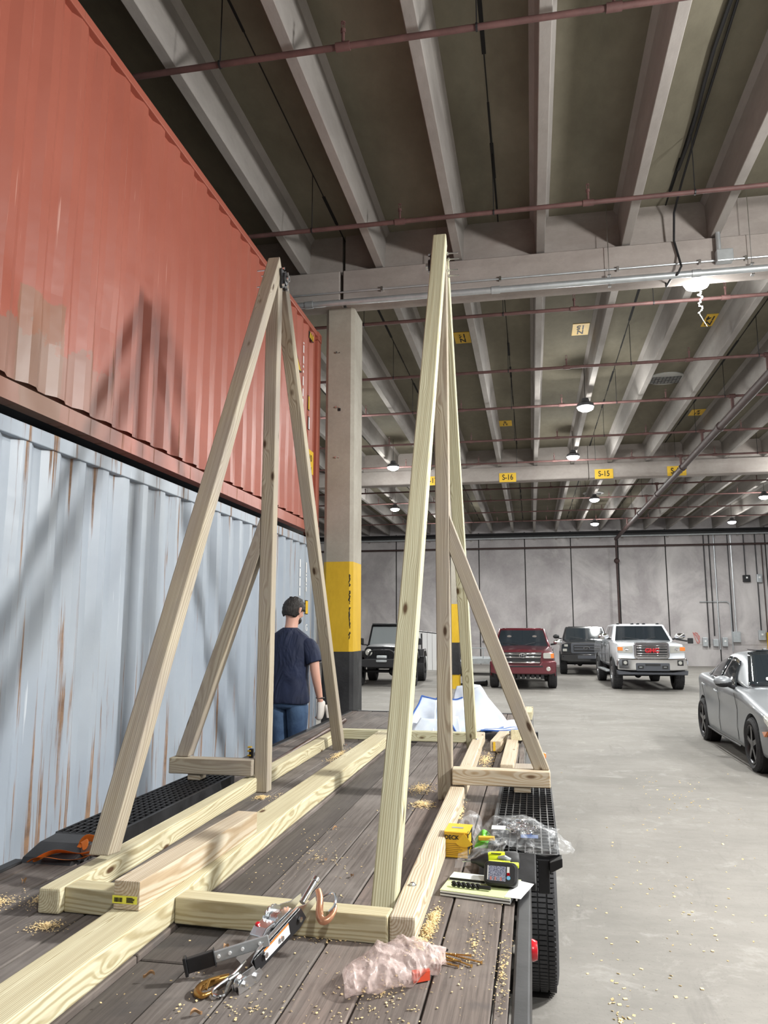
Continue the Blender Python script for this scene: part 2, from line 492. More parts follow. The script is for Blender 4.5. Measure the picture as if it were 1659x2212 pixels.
for z in (5.62, 4.83, 4.12): b.cyl((-2.58, 9.96, z), (-2.58, 9.92, z + 0.005), 0.012, n=8); b.cyl((-2.54, 9.96, z), (-2.54, 9.93, z), 0.008, n=8)
b.build('anchor_bolt', M['zinc'], c1)
b = MB(); b.box(-2.56, -2.52, 9.945, 9.96, 4.78, 4.82); b.build('patch', M['dark'], c1)
b = MB()
rn = random.Random(3)
for (za, zb_, n_) in ((2.52, 2.36, 8), (2.30, 2.12, 10), (2.08, 1.80, 12), (1.76, 1.66, 5)):
    b.tube([(-2.374 + rn.uniform(-0.010, 0.010), 9.952, za + (zb_ - za) * i / n_) for i in range(n_ + 1)], [0.003 + 0.008 * rn.random() for i in range(n_ + 1)], 6)
b.build('paint_run', M['blackp'], c1)
column('far concrete column with yellow band, black middle and yellow foot, behind the right timber posts', -2.66, -2.22, 23.62, 24.22, 1.38, 2.55, True)

# steel brackets on the back wall under the ribs
for i in range(19):
    x = 0.25 + 1.09 * (i - 8)
    o = MB().prism([(39.98, 6.72), (39.98, 6.30), (39.80, 6.72)], 'x', x - 0.05, x + 0.05).build('wall_bracket', M['stem'], wb)

# corrugated white panel beside the jeep's rear, utility shed wall
pn = MB()
xx = -5.0
while xx < -3.3:
    pn.box(xx, xx + 0.20, 34.0, 34.05, 0, 1.72 - (xx + 5) * 0.13); xx += 0.22
t = thing('metal_partition', 'low pale ribbed metal partition standing behind the black off-roader', 'partition', (-4.2, 34, 0))
pn.build('panel', M['white'], t)
MB().tube([(-7, 34.0, 1.9), (-3.3, 34.0, 1.5)], 0.02).build('top_rail', M['dark'], t)

# ---------------------------------------------------------------- yellow location signs
def sign_face(x0, x1, z0, z1, y, txt, where):
    t = thing('location_sign', 'yellow %s sign with black letters on the far concrete girder' % txt if not where else where, 'sign', ((x0 + x1) / 2, y, z0))
    MB().box(x0, x1, y - 0.012, y, z0, z1).build('plate', M['sign'], t)
    text(txt, 0.235, frame(((x0 + x1) / 2, y - 0.0145, (z0 + z1) / 2), (1, 0, 0), (0, 0, 1), (0, -1, 0)), M['ink'], 'lettering', t, sx=0.8, bold=0.003)
sign_face(-0.86, -0.35, 6.24, 6.52, 23.295, 'S-16', 0)
sign_face(1.98, 2.51, 6.24, 6.53, 23.295, 'S-15', 0)
sign_face(4.05, 4.58, 6.25, 6.54, 23.295, 'S-14', 'yellow sign on the far girder half hidden behind the thick dark pipe')
sign_face(-3.20, -2.68, 6.22, 6.50, 23.295, 'S-17', 'yellow sign on the far girder mostly hidden behind the right timber leg')
def sign_slab(x, y, l1, l2, flip, lab, wd=0.30, hd=0.56):
    t = thing('ceiling_sign', lab, 'sign', (x, y, SLAB - 0.01))
    MB().box(x - wd / 2, x + wd / 2, y - hd / 2, y + hd / 2, SLAB - 0.008, SLAB - 0.0005).build('plate', M['sign'], t)
    s_ = -1 if flip else 1
    text(l1 + '\n' + l2, 0.26, frame((x, y, SLAB - 0.0105), (s_, 0, 0), (0, -s_, 0), (0, 0, -1)), M['ink'], 'lettering', t, sx=0.62, bold=0.006, sp=0.85)
sign_slab(1.04, 13.96, 'N', '15', True, 'upside down N 15 yellow plate on the ceiling slab')
sign_slab(-1.15, 13.96, 'N', '16', True, 'upside down N 16 yellow plate on the ceiling slab beside right timber frame')
sign_slab(3.30, 13.96, 'N', '14', True, 'yellow N 14 plate on the ceiling slab at the right edge', 0.20)
sign_slab(-0.56, 20.35, 'S', '16', False, 'small far S 16 yellow plate on the ceiling slab left of bright lamp', 0.36)
sign_slab(4.33, 20.2, 'S', '14', False, 'small far S 14 yellow plate on the ceiling slab above thick dark pipe', 0.36)

# ---------------------------------------------------------------- sprinkler pipes
def lab_branch(i):
    return ['rusty sprinkler pipe crossing the top of the view nearest the camera', 'rusty sprinkler pipe just in front of the near girder',
            'dark sprinkler pipe just behind the near girder', 'sprinkler pipe below the N 15 and N 16 plates', 'sprinkler pipe level with the brightest lamp',
            'sprinkler pipe one bay before the far girder', 'sprinkler pipe along the front of the far girder', 'first sprinkler pipe behind the far girder',
            'second sprinkler pipe behind the far girder', 'third sprinkler pipe behind the far girder', 'last sprinkler pipe before the back wall'][i]
BR = [5.5, 8.3, 11.25, 13.9, 16.35, 19.25, 22.0, 26.2, 28.6, 31.6, 34.4]
RODX = [-2.48, -0.30, 1.90, 4.06, 6.2]
for i, y in enumerate(BR):
    t = thing('sprinkler_pipe', lab_branch(i), 'pipe', (0, y, 6.56), group='ceiling sprinkler pipes')
    r = 0.027
    b = MB(); b.tube([(-9, y, 6.56), (14, y, 6.56)], r, 10)
    for xj in (-1.4, 0.76, 2.9, 5.1): b.cyl((xj - 0.06, y, 6.56), (xj + 0.06, y, 6.56), r + 0.011, n=10)
    b.build('pipe', M['pipe'], t, smooth=True)
    for xj in (-5.7, -3.55, -1.4, 0.76, 2.9, 5.1, 7.3):
        b = MB(); b.cyl((xj, y, 6.56), (xj, y, 6.70), 0.014, n=8); b.cyl((xj, y, 6.69), (xj, y, 6.72), 0.022, n=8)
        b.cyl((xj - 0.012, y, 6.72), (xj - 0.012, y, 6.78), 0.004, n=5); b.cyl((xj + 0.012, y, 6.72), (xj + 0.012, y, 6.78), 0.004, n=5)
        b.cyl((xj, y, 6.778), (xj, y, 6.785), 0.02, n=8)
        b.build('sprinkler_head', M['pipe'], t)
    for xj in RODX:
        b = MB(); b.cyl((xj, y, 6.56), (xj, y, SLAB), 0.0055, n=6); b.cyl((xj - 0.008, y, 6.56), (xj + 0.008, y, 6.56), r + 0.008, n=10)
        b.build('hanger_rod', M['dark'], t)
    if y > 12 and y < 36:
        b = MB(); b.tube([(4.20, y, 6.56), (4.20, y, 6.30)], 0.034, 10); b.cyl((4.14, y, 6.56), (4.26, y, 6.56), 0.046, n=10)
        b.build('riser', M['pipe'], t)
t = thing('main_pipe', 'thick dark fire main running along the ceiling towards the back wall', 'pipe', (4.25, 20, 6.25))
b = MB(); b.tube([(4.25, 10.3, 6.25), (4.25, 39.6, 6.25)], 0.085, 14)
b.build('pipe', M['mainpipe'], t, smooth=True)
for y in (13.2, 17.6, 22.0, 26.4, 30.8, 35.2):
    MB().cyl((4.25, y, 6.25), (4.25, y + 0.14, 6.25), 0.105, n=14).build('coupling', M['mainpipe'], t, smooth=True)
b = MB(); b.tube([(4.25, 39.55, 6.28), (4.25, 39.6, 6.0), (4.25, 39.62, 5.6), (4.25, 39.62, 0.0)], 0.05, 10); b.build('drop', M['mainpipe'], t, smooth=True)
MB().ball((4.25, 39.6, 5.15), 0.14, 12, 8).build('valve', M['mainpipe'], t, smooth=True)
# wall pipes
o = MB().tube([(-14, 39.75, 5.90), (20, 39.75, 5.90)], 0.045, 8).build('wall_pipe', M['mainpipe'], smooth=True)
tag(o, 'thin dark red pipe running level across the back wall', 'pipe')
t = thing('pipe_rack', 'bundle of dark pipes under the ceiling along the top of the back wall', 'pipe', (0, 39.4, 6.45))
for (z, y, r) in ((6.50, 39.4, 0.07), (6.62, 39.5, 0.04), (6.40, 39.55, 0.05)):
    MB().tube([(-14, y, z), (20, y, z)], r, 8).build('pipe', M['galv'] if r == 0.05 else M['dark'], t, smooth=True)
# conduits on the near girder
t = thing('galvanised_pipe', 'thick silver galvanised pipe along the face of the near girder', 'pipe', (0, 9.63, 6.22))
MB().tube([(-6.0, 9.62, 6.215), (14, 9.62, 6.215)], 0.042, 12).build('pipe', M['galv'], t, smooth=True)
for x in (-2.95, -0.4, 2.1, 4.8): MB().cyl((x, 9.62, 6.215), (x + 0.11, 9.62, 6.215), 0.052, n=12).build('coupling', M['galv'], t, smooth=True)
for x in (-1.12, 1.10, 2.81):
    b = MB(); b.cyl((x, 9.62, 6.12), (x, 9.62, SLAB), 0.005, n=6); b.box(x - 0.02, x + 0.02, 9.59, 9.65, 6.13, 6.15); b.box(x - 0.02, x + 0.02, 9.59, 9.65, 6.275, 6.29)
    b.build('hanger', M['zinc'], t)
t = thing('conduit', 'thin conduit with a square grey junction box on the near girder', 'conduit', (0, 9.66, 6.4))
MB().tube([(-6, 9.675, 6.385), (14, 9.675, 6.40)], 0.012, 8).build('tube', M['galv'], t, smooth=True)
MB().box(2.40, 2.60, 9.58, 9.70, 6.34, 6.50).build('junction_box', M['galv'], t, bevel=0.012)
MB().cyl((2.44, 9.63, 6.50), (2.44, 9.63, 6.74), 0.03, n=10).build('upright', M['galv'], t)
for x in (-1.9, -0.3, 1.2, 2.2, 2.75): MB().box(x, x + 0.03, 9.655, 9.70, 6.36, 6.42).build('clip', M['zinc'], t)
# black cable from the slab over the near girder
o = MB().tube([(1.93, 6.0, 7.27), (1.95, 8.2, 7.26), (1.96, 9.2, 7.22), (1.93, 9.6, 7.05), (1.92, 9.66, 6.7), (1.96, 9.66, 6.5), (1.97, 9.56, 6.30), (1.92, 9.56, 6.20), (1.86, 9.68, 6.20), (1.84, 9.9, 6.20), (1.9, 10.3, 6.6)], 0.014, 8).build('cable', M['dark'], smooth=True)
tag(o, 'black cable hanging from the slab over the near girder', 'cable')
for q_ in range(2):
    dx = 0.03 * (q_ - 0.5)
o = MB().tube([(1.88 + 0.02 * math.sin(i * 1.1), 2.0 + i * 0.5, 7.27) for i in range(15)], 0.02, 6).build('cable_bundle', M['dark'], smooth=True)
tag(o, 'dark cables clipped along the slab seam at upper right', 'cable')

# round roof hatches
for (x, y, lab) in ((3.07, 17.2, 'round mesh covered vent in the ceiling slab left of thick pipe'), (2.62, 31.9, 'small far round vent in the ceiling slab above the far lamp')):
    t = thing('roof_vent', lab, 'vent', (x, y, SLAB))
    MB().lathe([(0.0, -0.03), (0.38, -0.03), (0.42, -0.02), (0.42, 0)], (x, y, SLAB - 0.001), (0, 0, 1), 32).build('disc', plain('vent_pale%d' % y, (0.42, 0.42, 0.40), 0.6), t)
    b = MB()
    for k in range(9): b.box(x - 0.3 + k * 0.075 - 0.004, x - 0.3 + k * 0.075 + 0.004, y - 0.2, y + 0.25, SLAB - 0.045, SLAB - 0.036)
    for k in range(7): b.box(x - 0.3, x + 0.3, y - 0.2 + k * 0.075 - 0.004, y - 0.2 + k * 0.075 + 0.004, SLAB - 0.05, SLAB - 0.042)
    b.build('mesh_screen', M['dark'], t)

# ---------------------------------------------------------------- lamps
LAB = ['brightest hanging ceiling lamp, right of the timber frames', 'hanging lamp just in front of the far girder left of the S-15 sign',
       'hanging lamp behind the far girder below the S-15 sign', 'hanging lamp at the far girder left of the tall timber leg',
       'hanging lamp behind the far girder, above the black off-roader', 'ceiling lamp just behind the near girder with dangling wires',
       'low hung ceiling lamp right of the trailer, beyond the right edge of the view']
OUT = ['right of the near girder', 'over the silver sedan', 'right of the S-14 sign', 'right of the white pickup', 'just before the back wall, centre', 'just before the back wall, left',
       'just before the back wall, far right', 'left of the stacked containers', 'behind the camera', 'right of the trailer, farther out', 'behind the red container']  # places of the extra lamps added to light the hall
for i, (x, y, z, p) in enumerate(LAMPS):
    t = thing('ceiling_lamp', LAB[i] if i < len(LAB) else 'hanging ceiling lamp added for light, outside the view, ' + OUT[i - len(LAB)], 'lamp', (x, y, z), group=None if i < len(LAB) else 'added ceiling lamps outside the view')
    MB().lathe([(0.0, 0.19), (0.07, 0.19), (0.09, 0.12), (0.17, 0.07), (0.18, 0.01), (0.165, 0.0)], (x, y, z), (0, 0, 1), 28).build('housing', M['housing'], t, smooth=True)
    MB().lathe([(0.0, -0.085), (0.08, -0.078), (0.145, -0.045), (0.168, 0.0), (0.0, 0.0)], (x, y, z), (0, 0, 1), 28).build('lens', M['lens'], t, smooth=True)
    MB().cyl((x, y, z + 0.18), (x, y, SLAB), 0.006, n=6).build('hanging_rod', M['dark'], t)
    for kind_, f_, dz_ in (('SPOT', 0.80, -0.12), ('POINT', 0.16 if z > 5.5 else 0.9, -0.26)):
        ld = bpy.data.lights.new('lamp_light', kind_); ld.energy = LAMP_W * p * f_; ld.color = (1.0, 0.99, 0.955); ld.shadow_soft_size = 0.14 if z > 5.5 else 0.26
        if kind_ == 'SPOT': ld.spot_size = math.radians(172); ld.spot_blend = 0.5
        lo = bpy.data.objects.new('lamp_light', ld); C.objects.link(lo); lo.parent = t; lo.location = (0, 0, dz_)
t = None
b = MB(); rn = random.Random(5)
pts = [(2.35, 10.38, 6.36)]
for i in range(14): pts.append((2.35 + rn.uniform(-.02, .03), 10.38 + rn.uniform(-.02, .02), 6.33 - i * 0.025))
b.tube(pts, 0.007, 6); b.tube([pts[-1], (2.37, 10.38, 5.90), (2.42, 10.38, 5.80)], 0.004, 6)
for p in pts[2:]: b.ball(p, 0.013, 6, 5)
o = b.build('dangling_wires', M['white'], smooth=True)
tag(o, 'white wires dangling below the lamp by the near girder', 'wires')

# ---------------------------------------------------------------- conduits and boxes on the back wall
def wallcond(pts, r, mat, lab):
    o = MB().tube(pts, r, 6).build('wall_conduit', mat, smooth=True); tag(o, lab, 'conduit', 'conduits on the back wall')
yy = 39.93
for x, zt, zb, mt, lb in ((8.45, 6.4, 0.9, 'dark', 'left of the three switch boxes'), (8.70, 6.4, 1.45, 'dark', 'down to the middle switch box'), (8.92, 6.4, 0.8, 'galv', 'down past the third switch box'),
                          (9.56, 6.4, 1.5, 'dark', 'down to the breaker box'), (9.70, 6.4, 1.5, 'galv', 'bright silver one down to the breaker box'), (10.30, 6.4, 4.25, 'dark', 'down to the left high box'),
                          (10.82, 6.4, 1.3, 'dark', 'through the right high box'), (11.10, 5.9, 1.3, 'mainpipe', 'dark red one right of the high boxes')):
    wallcond([(x, yy, zt), (x, yy, zb)], 0.026, M[mt], 'vertical conduit on the back wall ' + lb)
wallcond([(8.1, yy, 3.10), (9.35, yy, 3.10), (9.48, yy, 3.0), (9.5, yy, 2.9), (9.5, yy, 0.7)], 0.026, M['galv'], 'bent conduit on the back wall with a rounded corner')
def wbox(x0, x1, z0, z1, lab, mat='galv', lit=True):
    t = thing('switch_box', lab, 'electrical box', ((x0 + x1) / 2, 39.9, z0))
    MB().box(x0, x1, 39.82, 40.0, z0, z1).build('case', M[mat], t, bevel=0.015)
    if lit: MB().box((x0 + x1) / 2 - 0.04, (x0 + x1) / 2 + 0.04, 39.81, 39.82, (z0 + z1) / 2, (z0 + z1) / 2 + 0.08).build('label', M['white'], t)
wbox(8.12, 8.36, 0.95, 1.38, 'leftmost of three grey switch boxes low on the back wall')
wbox(8.60, 8.84, 0.95, 1.30, 'middle of three grey switch boxes low on the back wall', lit=False)
wbox(9.02, 9.26, 0.95, 1.38, 'third grey switch box low on the back wall')
wbox(9.52, 9.86, 1.15, 1.66, 'larger grey breaker box beside the three switch boxes', lit=False)
wbox(10.16, 10.48, 4.05, 4.38, 'dark grey box high on the back wall at right', 'dark')
wbox(10.78, 11.0, 4.02, 4.42, 'pale box high on the back wall at the right edge')
wbox(10.68, 10.98, 1.25, 1.72, 'grey box on the back wall above the silver sedan roof')
o = MB().box(11.05, 11.9, 39.6, 39.98, 0.0, 1.62).build('yellow_cabinet', M['yellow'], bevel=0.02); tag(o, 'yellow cabinet on the back wall at the right edge', 'cabinet')
b = MB()
rn = random.Random(9)
b.tube([(7.88 + 0.14 * math.cos(a * 1.3) + rn.uniform(-.05, .05), 39.985, 1.35 + 0.28 * math.sin(a * 1.1)) for a in range(16)], 0.014, 5)
o = b.build('wall_scribble', plain('red_scribble', (0.60, 0.22, 0.20), 0.8)); tag(o, 'red painted scribble on the back wall beside the switch boxes', 'graffiti')

# ================================================================ CONTAINERS
m1, q, bb, base, v = corr_paint('red_container_paint', (0.335, 0.092, 0.060), (0.39, 0.118, 0.080), ((0.16, 0.06, 0.03), (0.30, 0.14, 0.08)), 0.72, (0.60, 0.34, 0.28))
# faded brown repair patch low on the sheet
sp = q.n('ShaderNodeSeparateXYZ'); q.l(v, sp.inputs[0])
pn = q.noise(v, 5.0, 5, 0.7)
dy = q.math('ABSOLUTE', q.math('SUBTRACT', sp.outputs[1], 3.92)); dz = q.math('ABSOLUTE', q.math('SUBTRACT', sp.outputs[2], 0.32))
dm = q.math('MAXIMUM', q.math('DIVIDE', dy, 0.20), q.math('DIVIDE', dz, 0.42))
dm = q.math('ADD', dm, q.math('MULTIPLY', q.math('SUBTRACT', pn, 0.5), 0.35))
pm = q.ramp(dm, [(0.97, g3(0.85)), (1.0, g3(0))])
base = q.mix(pm, base, (0.26, 0.125, 0.075, 1))
lowm = q.ramp(q.math('ADD', sp.outputs[2], q.math('MULTIPLY', pn, -0.95)), [(0.0, g3(0.75)), (0.03, g3(0))])
yr = q.ramp(q.math('DIVIDE', sp.outputs[1], 10.0), [(0.33, g3(1)), (0.44, g3(0.8)), (0.50, g3(0))])
base = q.mix(q.math('MULTIPLY', lowm, yr), base, (0.24, 0.16, 0.125, 1))
q.l(base, bb.inputs['Base Color'])
m2 = corr_paint('grey_container_paint', (0.30, 0.345, 0.41), (0.36, 0.40, 0.45), ((0.12, 0.06, 0.03), (0.32, 0.18, 0.09)), 0.625, (0.62, 0.66, 0.70))[0]
M['redc'] = m1; M['greyc'] = m2
CX = -2.82
def container(name, label, z0, z1, mat, y0=-2.2, y1=9.98, red=True):
    t = thing(name, label, 'shipping container', (CX, 0, z0))
    H = z1 - z0
    zb = 0.17 if red else 0.16; zt = H - (0.075 if red else 0.10)
    b = MB()
    pts = []; y = y0 + 0.17
    while y < y1 - 0.30:
        pts += [(-0.014, y), (-0.014, y + 0.072), (-0.050, y + 0.140), (-0.050, y + 0.210)]
        y += 0.278
    pts.append((-0.014, y)); pts.append((-0.014, y1 - 0.16))
    n = len(pts); vs = []; nz = 9
    for k in range(nz):
        zz = zb - 0.02 + (zt - zb + 0.02) * k / (nz - 1)
        for i, (x, yy) in enumerate(pts):
            dd = 0
            if 0 < k < nz - 1:
                dd = noise.noise(Vector((yy * 1.9, zz * 1.4, 3.0 if red else 8.0))) * 0.010
                if red and zz < 1.3: dd += min(0, noise.noise(Vector((yy * 3.1, zz * 2.4, 1.0)))) * 0.030 * (1.3 - zz)
            vs.append((x + dd, yy, zz))
    fs = [(k * n + i, k * n + i + 1, (k + 1) * n + i + 1, (k + 1) * n + i) for k in range(nz - 1) for i in range(n - 1)]
    b.add(vs, fs)
    b.build('side_panel', mat, t, local=True)
    def lb(nm_, x0, x1, ya, yb, za, zb_, mt=mat, bev=0.006):
        return MB().box(x0, x1, ya, yb, za, zb_).build(nm_, mt, t, local=True, bevel=bev)
    lb('top_rail', -0.07, 0.0, y0, y1, zt, H - 0.005)
    # bottom rail: channel with a lip
    b = MB(); b.prism([(-0.10, 0.0), (-0.004, 0.0), (-0.004, zb - 0.055), (-0.075, zb - 0.050), (-0.075, zb + 0.012), (-0.10, zb + 0.012)], 'y', y0, y1)
    b.build('bottom_rail', mat, t, local=True)
    lb('corner_post', -0.17, 0.0, y1 - 0.16, y1, 0.12, H - 0.12)
    lb('corner_post', -0.17, 0.0, y0, y0 + 0.16, 0.12, H - 0.12)
    for yy in (y0, y1 - 0.178):
        for zz in (-0.012, H - 0.118):
            o = MB().box(-0.162, 0.008, yy, yy + 0.178, zz, zz + 0.118).build('corner_casting', mat, t, local=True)
            cm = MB().box(-0.03, 0.02, yy + 0.055, yy + 0.125, zz + 0.035, zz + 0.085)
            cut(o, cm)
    lb('roof', -2.44, -0.06, y0 + 0.02, y1 - 0.02, H - 0.04, H - 0.02)
    lb('under_floor', -2.44, -0.08, y0 + 0.02, y1 - 0.02, 0.03, 0.12, M['dark'])
    lb('end_panel', -2.40, -0.10, y1 - 0.06, y1 - 0.02, 0.1, H - 0.1)
    lb('end_panel', -2.40, -0.10, y0 + 0.02, y0 + 0.06, 0.1, H - 0.1)
    lb('side_panel', -2.44, -2.40, y0 + 0.02, y1 - 0.02, 0.1, H - 0.05)
    return t
ZG0, ZG1, ZR0, ZR1 = 0.05, 2.972, 3.058, 5.90
gc = container('shipping_container', 'pale grey rust streaked shipping container on the floor, lower of the stack', ZG0, ZG1, m2, red=False)
rc = container('shipping_container', 'red shipping container stacked on top of the grey one', ZR0, ZR1, m1)
b = MB()
for (y, x) in ((-2.1, -2.9), (3.9, -2.9), (9.9, -2.9), (-2.1, -5.1), (3.9, -5.1), (9.9, -5.1)): b.box(x - 0.08, x + 0.05, y - 0.09, y + 0.05, 0, ZG0 - 0.01)
b.build('bearing_block', M['dark'], gc)
b = MB()
for (y, x) in ((-2.1, -2.9), (9.89, -2.9), (-2.1, -5.1), (9.89, -5.1)): b.box(x - 0.08, x + 0.05, y - 0.07, y + 0.05, ZG1 - 0.02, ZR0 + 0.02)
b.build('twist_lock', M['dark'], rc)
# markings
def mark(par, y0, y1, z0, z1, mat, name='marking', x=None):
    xx = CX - 0.012 if x is None else x
    return MB().box(xx, xx + 0.004, y0, y1, z0, z1).build(name, mat, par)
XF = CX - 0.006
b = MB().prism([(8.84, 5.27), (9.10, 5.06), (8.88, 5.04)], 'x', XF, XF + 0.003); b.build('warning_sticker', M['ink'], rc)
b = MB().prism([(8.866, 5.22), (9.06, 5.07), (8.89, 5.055)], 'x', XF + 0.003, XF + 0.005); b.build('warning_sticker', M['sign'], rc)
mark(rc, 9.41, 9.62, 5.66, 5.76, M['ink'], 'hazard_strip'); 
b = MB()
for k in range(3): b.prism([(9.43 + k * .065, 5.67), (9.465 + k * .065, 5.67), (9.49 + k * .065, 5.75), (9.455 + k * .065, 5.75)], 'x', XF, XF + 0.004)
b.build('hazard_strip', M['sign'], rc)
mark(rc, 9.41, 9.47, 4.66, 4.86, M['ink'], 'label_border'); mark(rc, 9.418, 9.462, 4.67, 4.85, M['sign'], 'label', XF)
mark(rc, 9.43, 9.49, 4.40, 4.58, M['ink'], 'label_border'); mark(rc, 9.438, 9.482, 4.41, 4.57, M['white'], 'label', XF)
mark(rc, 9.40, 9.68, 3.83, 4.14, M['sign'], 'height_sign', XF)
text('10', 0.13, frame((XF + 0.005, 9.54, 4.03), (0, 1, 0), (0, 0, 1), (1, 0, 0)), M['ink'], 'lettering', rc, sx=0.9)
text('H', 0.08, frame((XF + 0.005, 9.56, 3.89), (0, 1, 0), (0, 0, 1), (1, 0, 0)), M['ink'], 'lettering', rc)
rn = random.Random(2)
b = MB(); z = 5.5
for k in range(11):
    L = rn.choice((0.02, 0.03, 0.10, 0.12)); b.box(XF, XF + 0.003, 9.15, 9.185, z - L, z); z -= L + rn.uniform(0.02, 0.05)
b.build('marking', M['white'], rc)
b = MB()
z = 2.66
for k in range(4): b.box(XF, XF + 0.003, 9.15, 9.19, z - 0.10, z); z -= 0.118
b.build('marking', M['white'], gc); b = MB()
z = 2.64
for L in (0.13, 0.02, 0.06, 0.02, 0.06): b.box(XF, XF + 0.003, 9.42, 9.46, z - L, z); z -= L + 0.02
b.build('marking', M['white'], gc)
mark(gc, 9.42, 9.54, 1.98, 2.16, M['ink'], 'label_border'); mark(gc, 9.43, 9.53, 1.99, 2.15, M['sign'], 'label', XF)
text('G', 0.12, frame((XF + 0.003, 9.48, 1.81), (0, 1, 0), (0, 0, 1), (1, 0, 0)), M['white'], 'marking', gc)

# ================================================================ TRAILER
DK = 0.755
tr = thing('flatbed_trailer', 'black steel flatbed trailer with a worn plank deck, carrying the timber frames', 'trailer', (-1.2, 5, 0))
md, nt, bd = nm('deck_boards'); q = N(nt)
v = q.coord((1, 1, 1))
sx = q.n('ShaderNodeSeparateXYZ'); q.l(v, sx.inputs[0])
idx = q.math('FLOOR', q.math('DIVIDE', q.math('ADD', sx.outputs[0], 0.14 + 7.6), 0.19))
wn = q.n('ShaderNodeTexWhiteNoise', noise_dimensions='1D'); q.l(idx, wn.inputs['W'])
cmb = q.n('ShaderNodeCombineXYZ'); q.l(q.math('MULTIPLY', sx.outputs[0], 1.0), cmb.inputs[0]); q.l(q.math('ADD', sx.outputs[1], q.math('MULTIPLY', wn.outputs[0], 31.0)), cmb.inputs[1]); q.l(sx.outputs[2], cmb.inputs[2])
mg = q.n('ShaderNodeMapping'); mg.inputs['Scale'].default_value = (75, 2.2, 20); q.l(cmb.outputs[0], mg.inputs[0])
grain = q.noise(mg.outputs[0], 1.0, 6, 0.65, 0.4)
bg = q.noise(cmb.outputs[0], 1.7, 6, 0.65)
base = q.ramp(wn.outputs[0], [(0.0, (0.135, 0.112, 0.100)), (0.35, (0.205, 0.168, 0.148)), (0.6, (0.165, 0.150, 0.140)), (1.0, (0.235, 0.180, 0.155))])
base = q.mix(q.ramp(grain, [(0.35, g3(0.75)), (0.6, g3(0))]), base, (0.075, 0.062, 0.056, 1))
base = q.mix(q.ramp(bg, [(0.5, g3(0)), (0.75, g3(0.6))]), base, (0.27, 0.245, 0.225, 1))
base = q.mix(q.ramp(q.noise(v, 0.9, 5, 0.7, 1.0), [(0.56, g3(0)), (0.66, g3(0.7))]), base, (0.075, 0.07, 0.07, 1))
dkm = q.ramp(q.math('ABSOLUTE', q.math('SUBTRACT', idx, 34.0)), [(0.4, g3(0.62)), (0.6, g3(0))], 'CONSTANT')  # one darker plank: its dark stain plus painted-in shade beside the long beam
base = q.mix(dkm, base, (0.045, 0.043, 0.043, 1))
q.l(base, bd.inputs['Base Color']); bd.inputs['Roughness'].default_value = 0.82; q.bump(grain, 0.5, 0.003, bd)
bd.inputs['Specular IOR Level'].default_value = 0.25
DY0, DY1 = 0.9, 9.84
b = MB()
xs = [-0.14 - 0.19 * k for k in range(12)]       # seams
edges = [-0.09] + xs + [-2.30]
for i in range(len(edges) - 1):
    xa, xb = edges[i + 1], edges[i]
    g = 0.0035 if i else 0.003
    segs = [(DY0, DY1)]
    if xb > -0.21: segs = [(DY0, 3.38), (5.15, DY1)]
    if xa < -2.06: segs = [(DY0, 3.32), (5.15, DY1)]
    if -1.50 < xa < -1.2: segs = [(DY0, 2.46), (2.47, DY1)]
    if xb > -0.21 and xa < -0.3: segs = []
    for ya, yb in segs:
        rn = random.Random(i * 7 + int(ya))
        zt = DK - rn.uniform(0, 0.004)
        if i == 6: zt -= 0.012
        if i == 0: b.box(xa + g, xb - 0.006, ya, yb, zt - 0.04, zt)
        else: b.box(xa + g, xb - g, ya, yb, zt - 0.04, zt)
b.box(-0.3265, -0.1435, DY0, 3.38, DK - 0.04, DK - 0.001); b.box(-0.3265, -0.208, 3.385, 5.145, DK - 0.04, DK - 0.001); b.box(-0.3265, -0.1435, 5.15, DY1, DK - 0.04, DK - 0.002)
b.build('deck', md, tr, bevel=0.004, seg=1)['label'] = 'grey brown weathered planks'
b = MB()
for y in (1.2, 2.2, 3.3, 4.6, 5.9, 7.2, 8.5, 9.6): b.box(-2.22, -0.15, y - 0.04, y + 0.04, 0.60, 0.712)
b.box(-1.75, -1.65, 0.9, 9.9, 0.42, 0.60); b.box(-0.75, -0.65, 0.9, 9.9, 0.42, 0.60)
b.build('cross_member', M['trailer'], tr)
# side rails
b = MB(); b.box(-0.086, -0.034, DY0 - 0.05, 3.38, 0.60, DK + 0.006); b.build('side_rail', M['trailer'], tr, bevel=0.008)
b = MB(); b.box(-0.086, -0.02, 5.15, DY1 + 0.05, 0.60, DK + 0.006); b.build('side_rail', M['trailer'], tr, bevel=0.008)
b = MB(); b.box(-2.36, -2.30, DY0 - 0.05, 3.32, 0.60, DK + 0.004); b.box(-2.36, -2.30, 5.15, DY1 + 0.05, 0.60, DK + 0.004); b.build('side_rail', M['trailer'], tr, bevel=0.008)
MB().box(-2.36, -0.03, DY1, DY1 + 0.06, 0.6, DK + 0.006).build('end_rail', M['trailer'], tr, bevel=0.006)
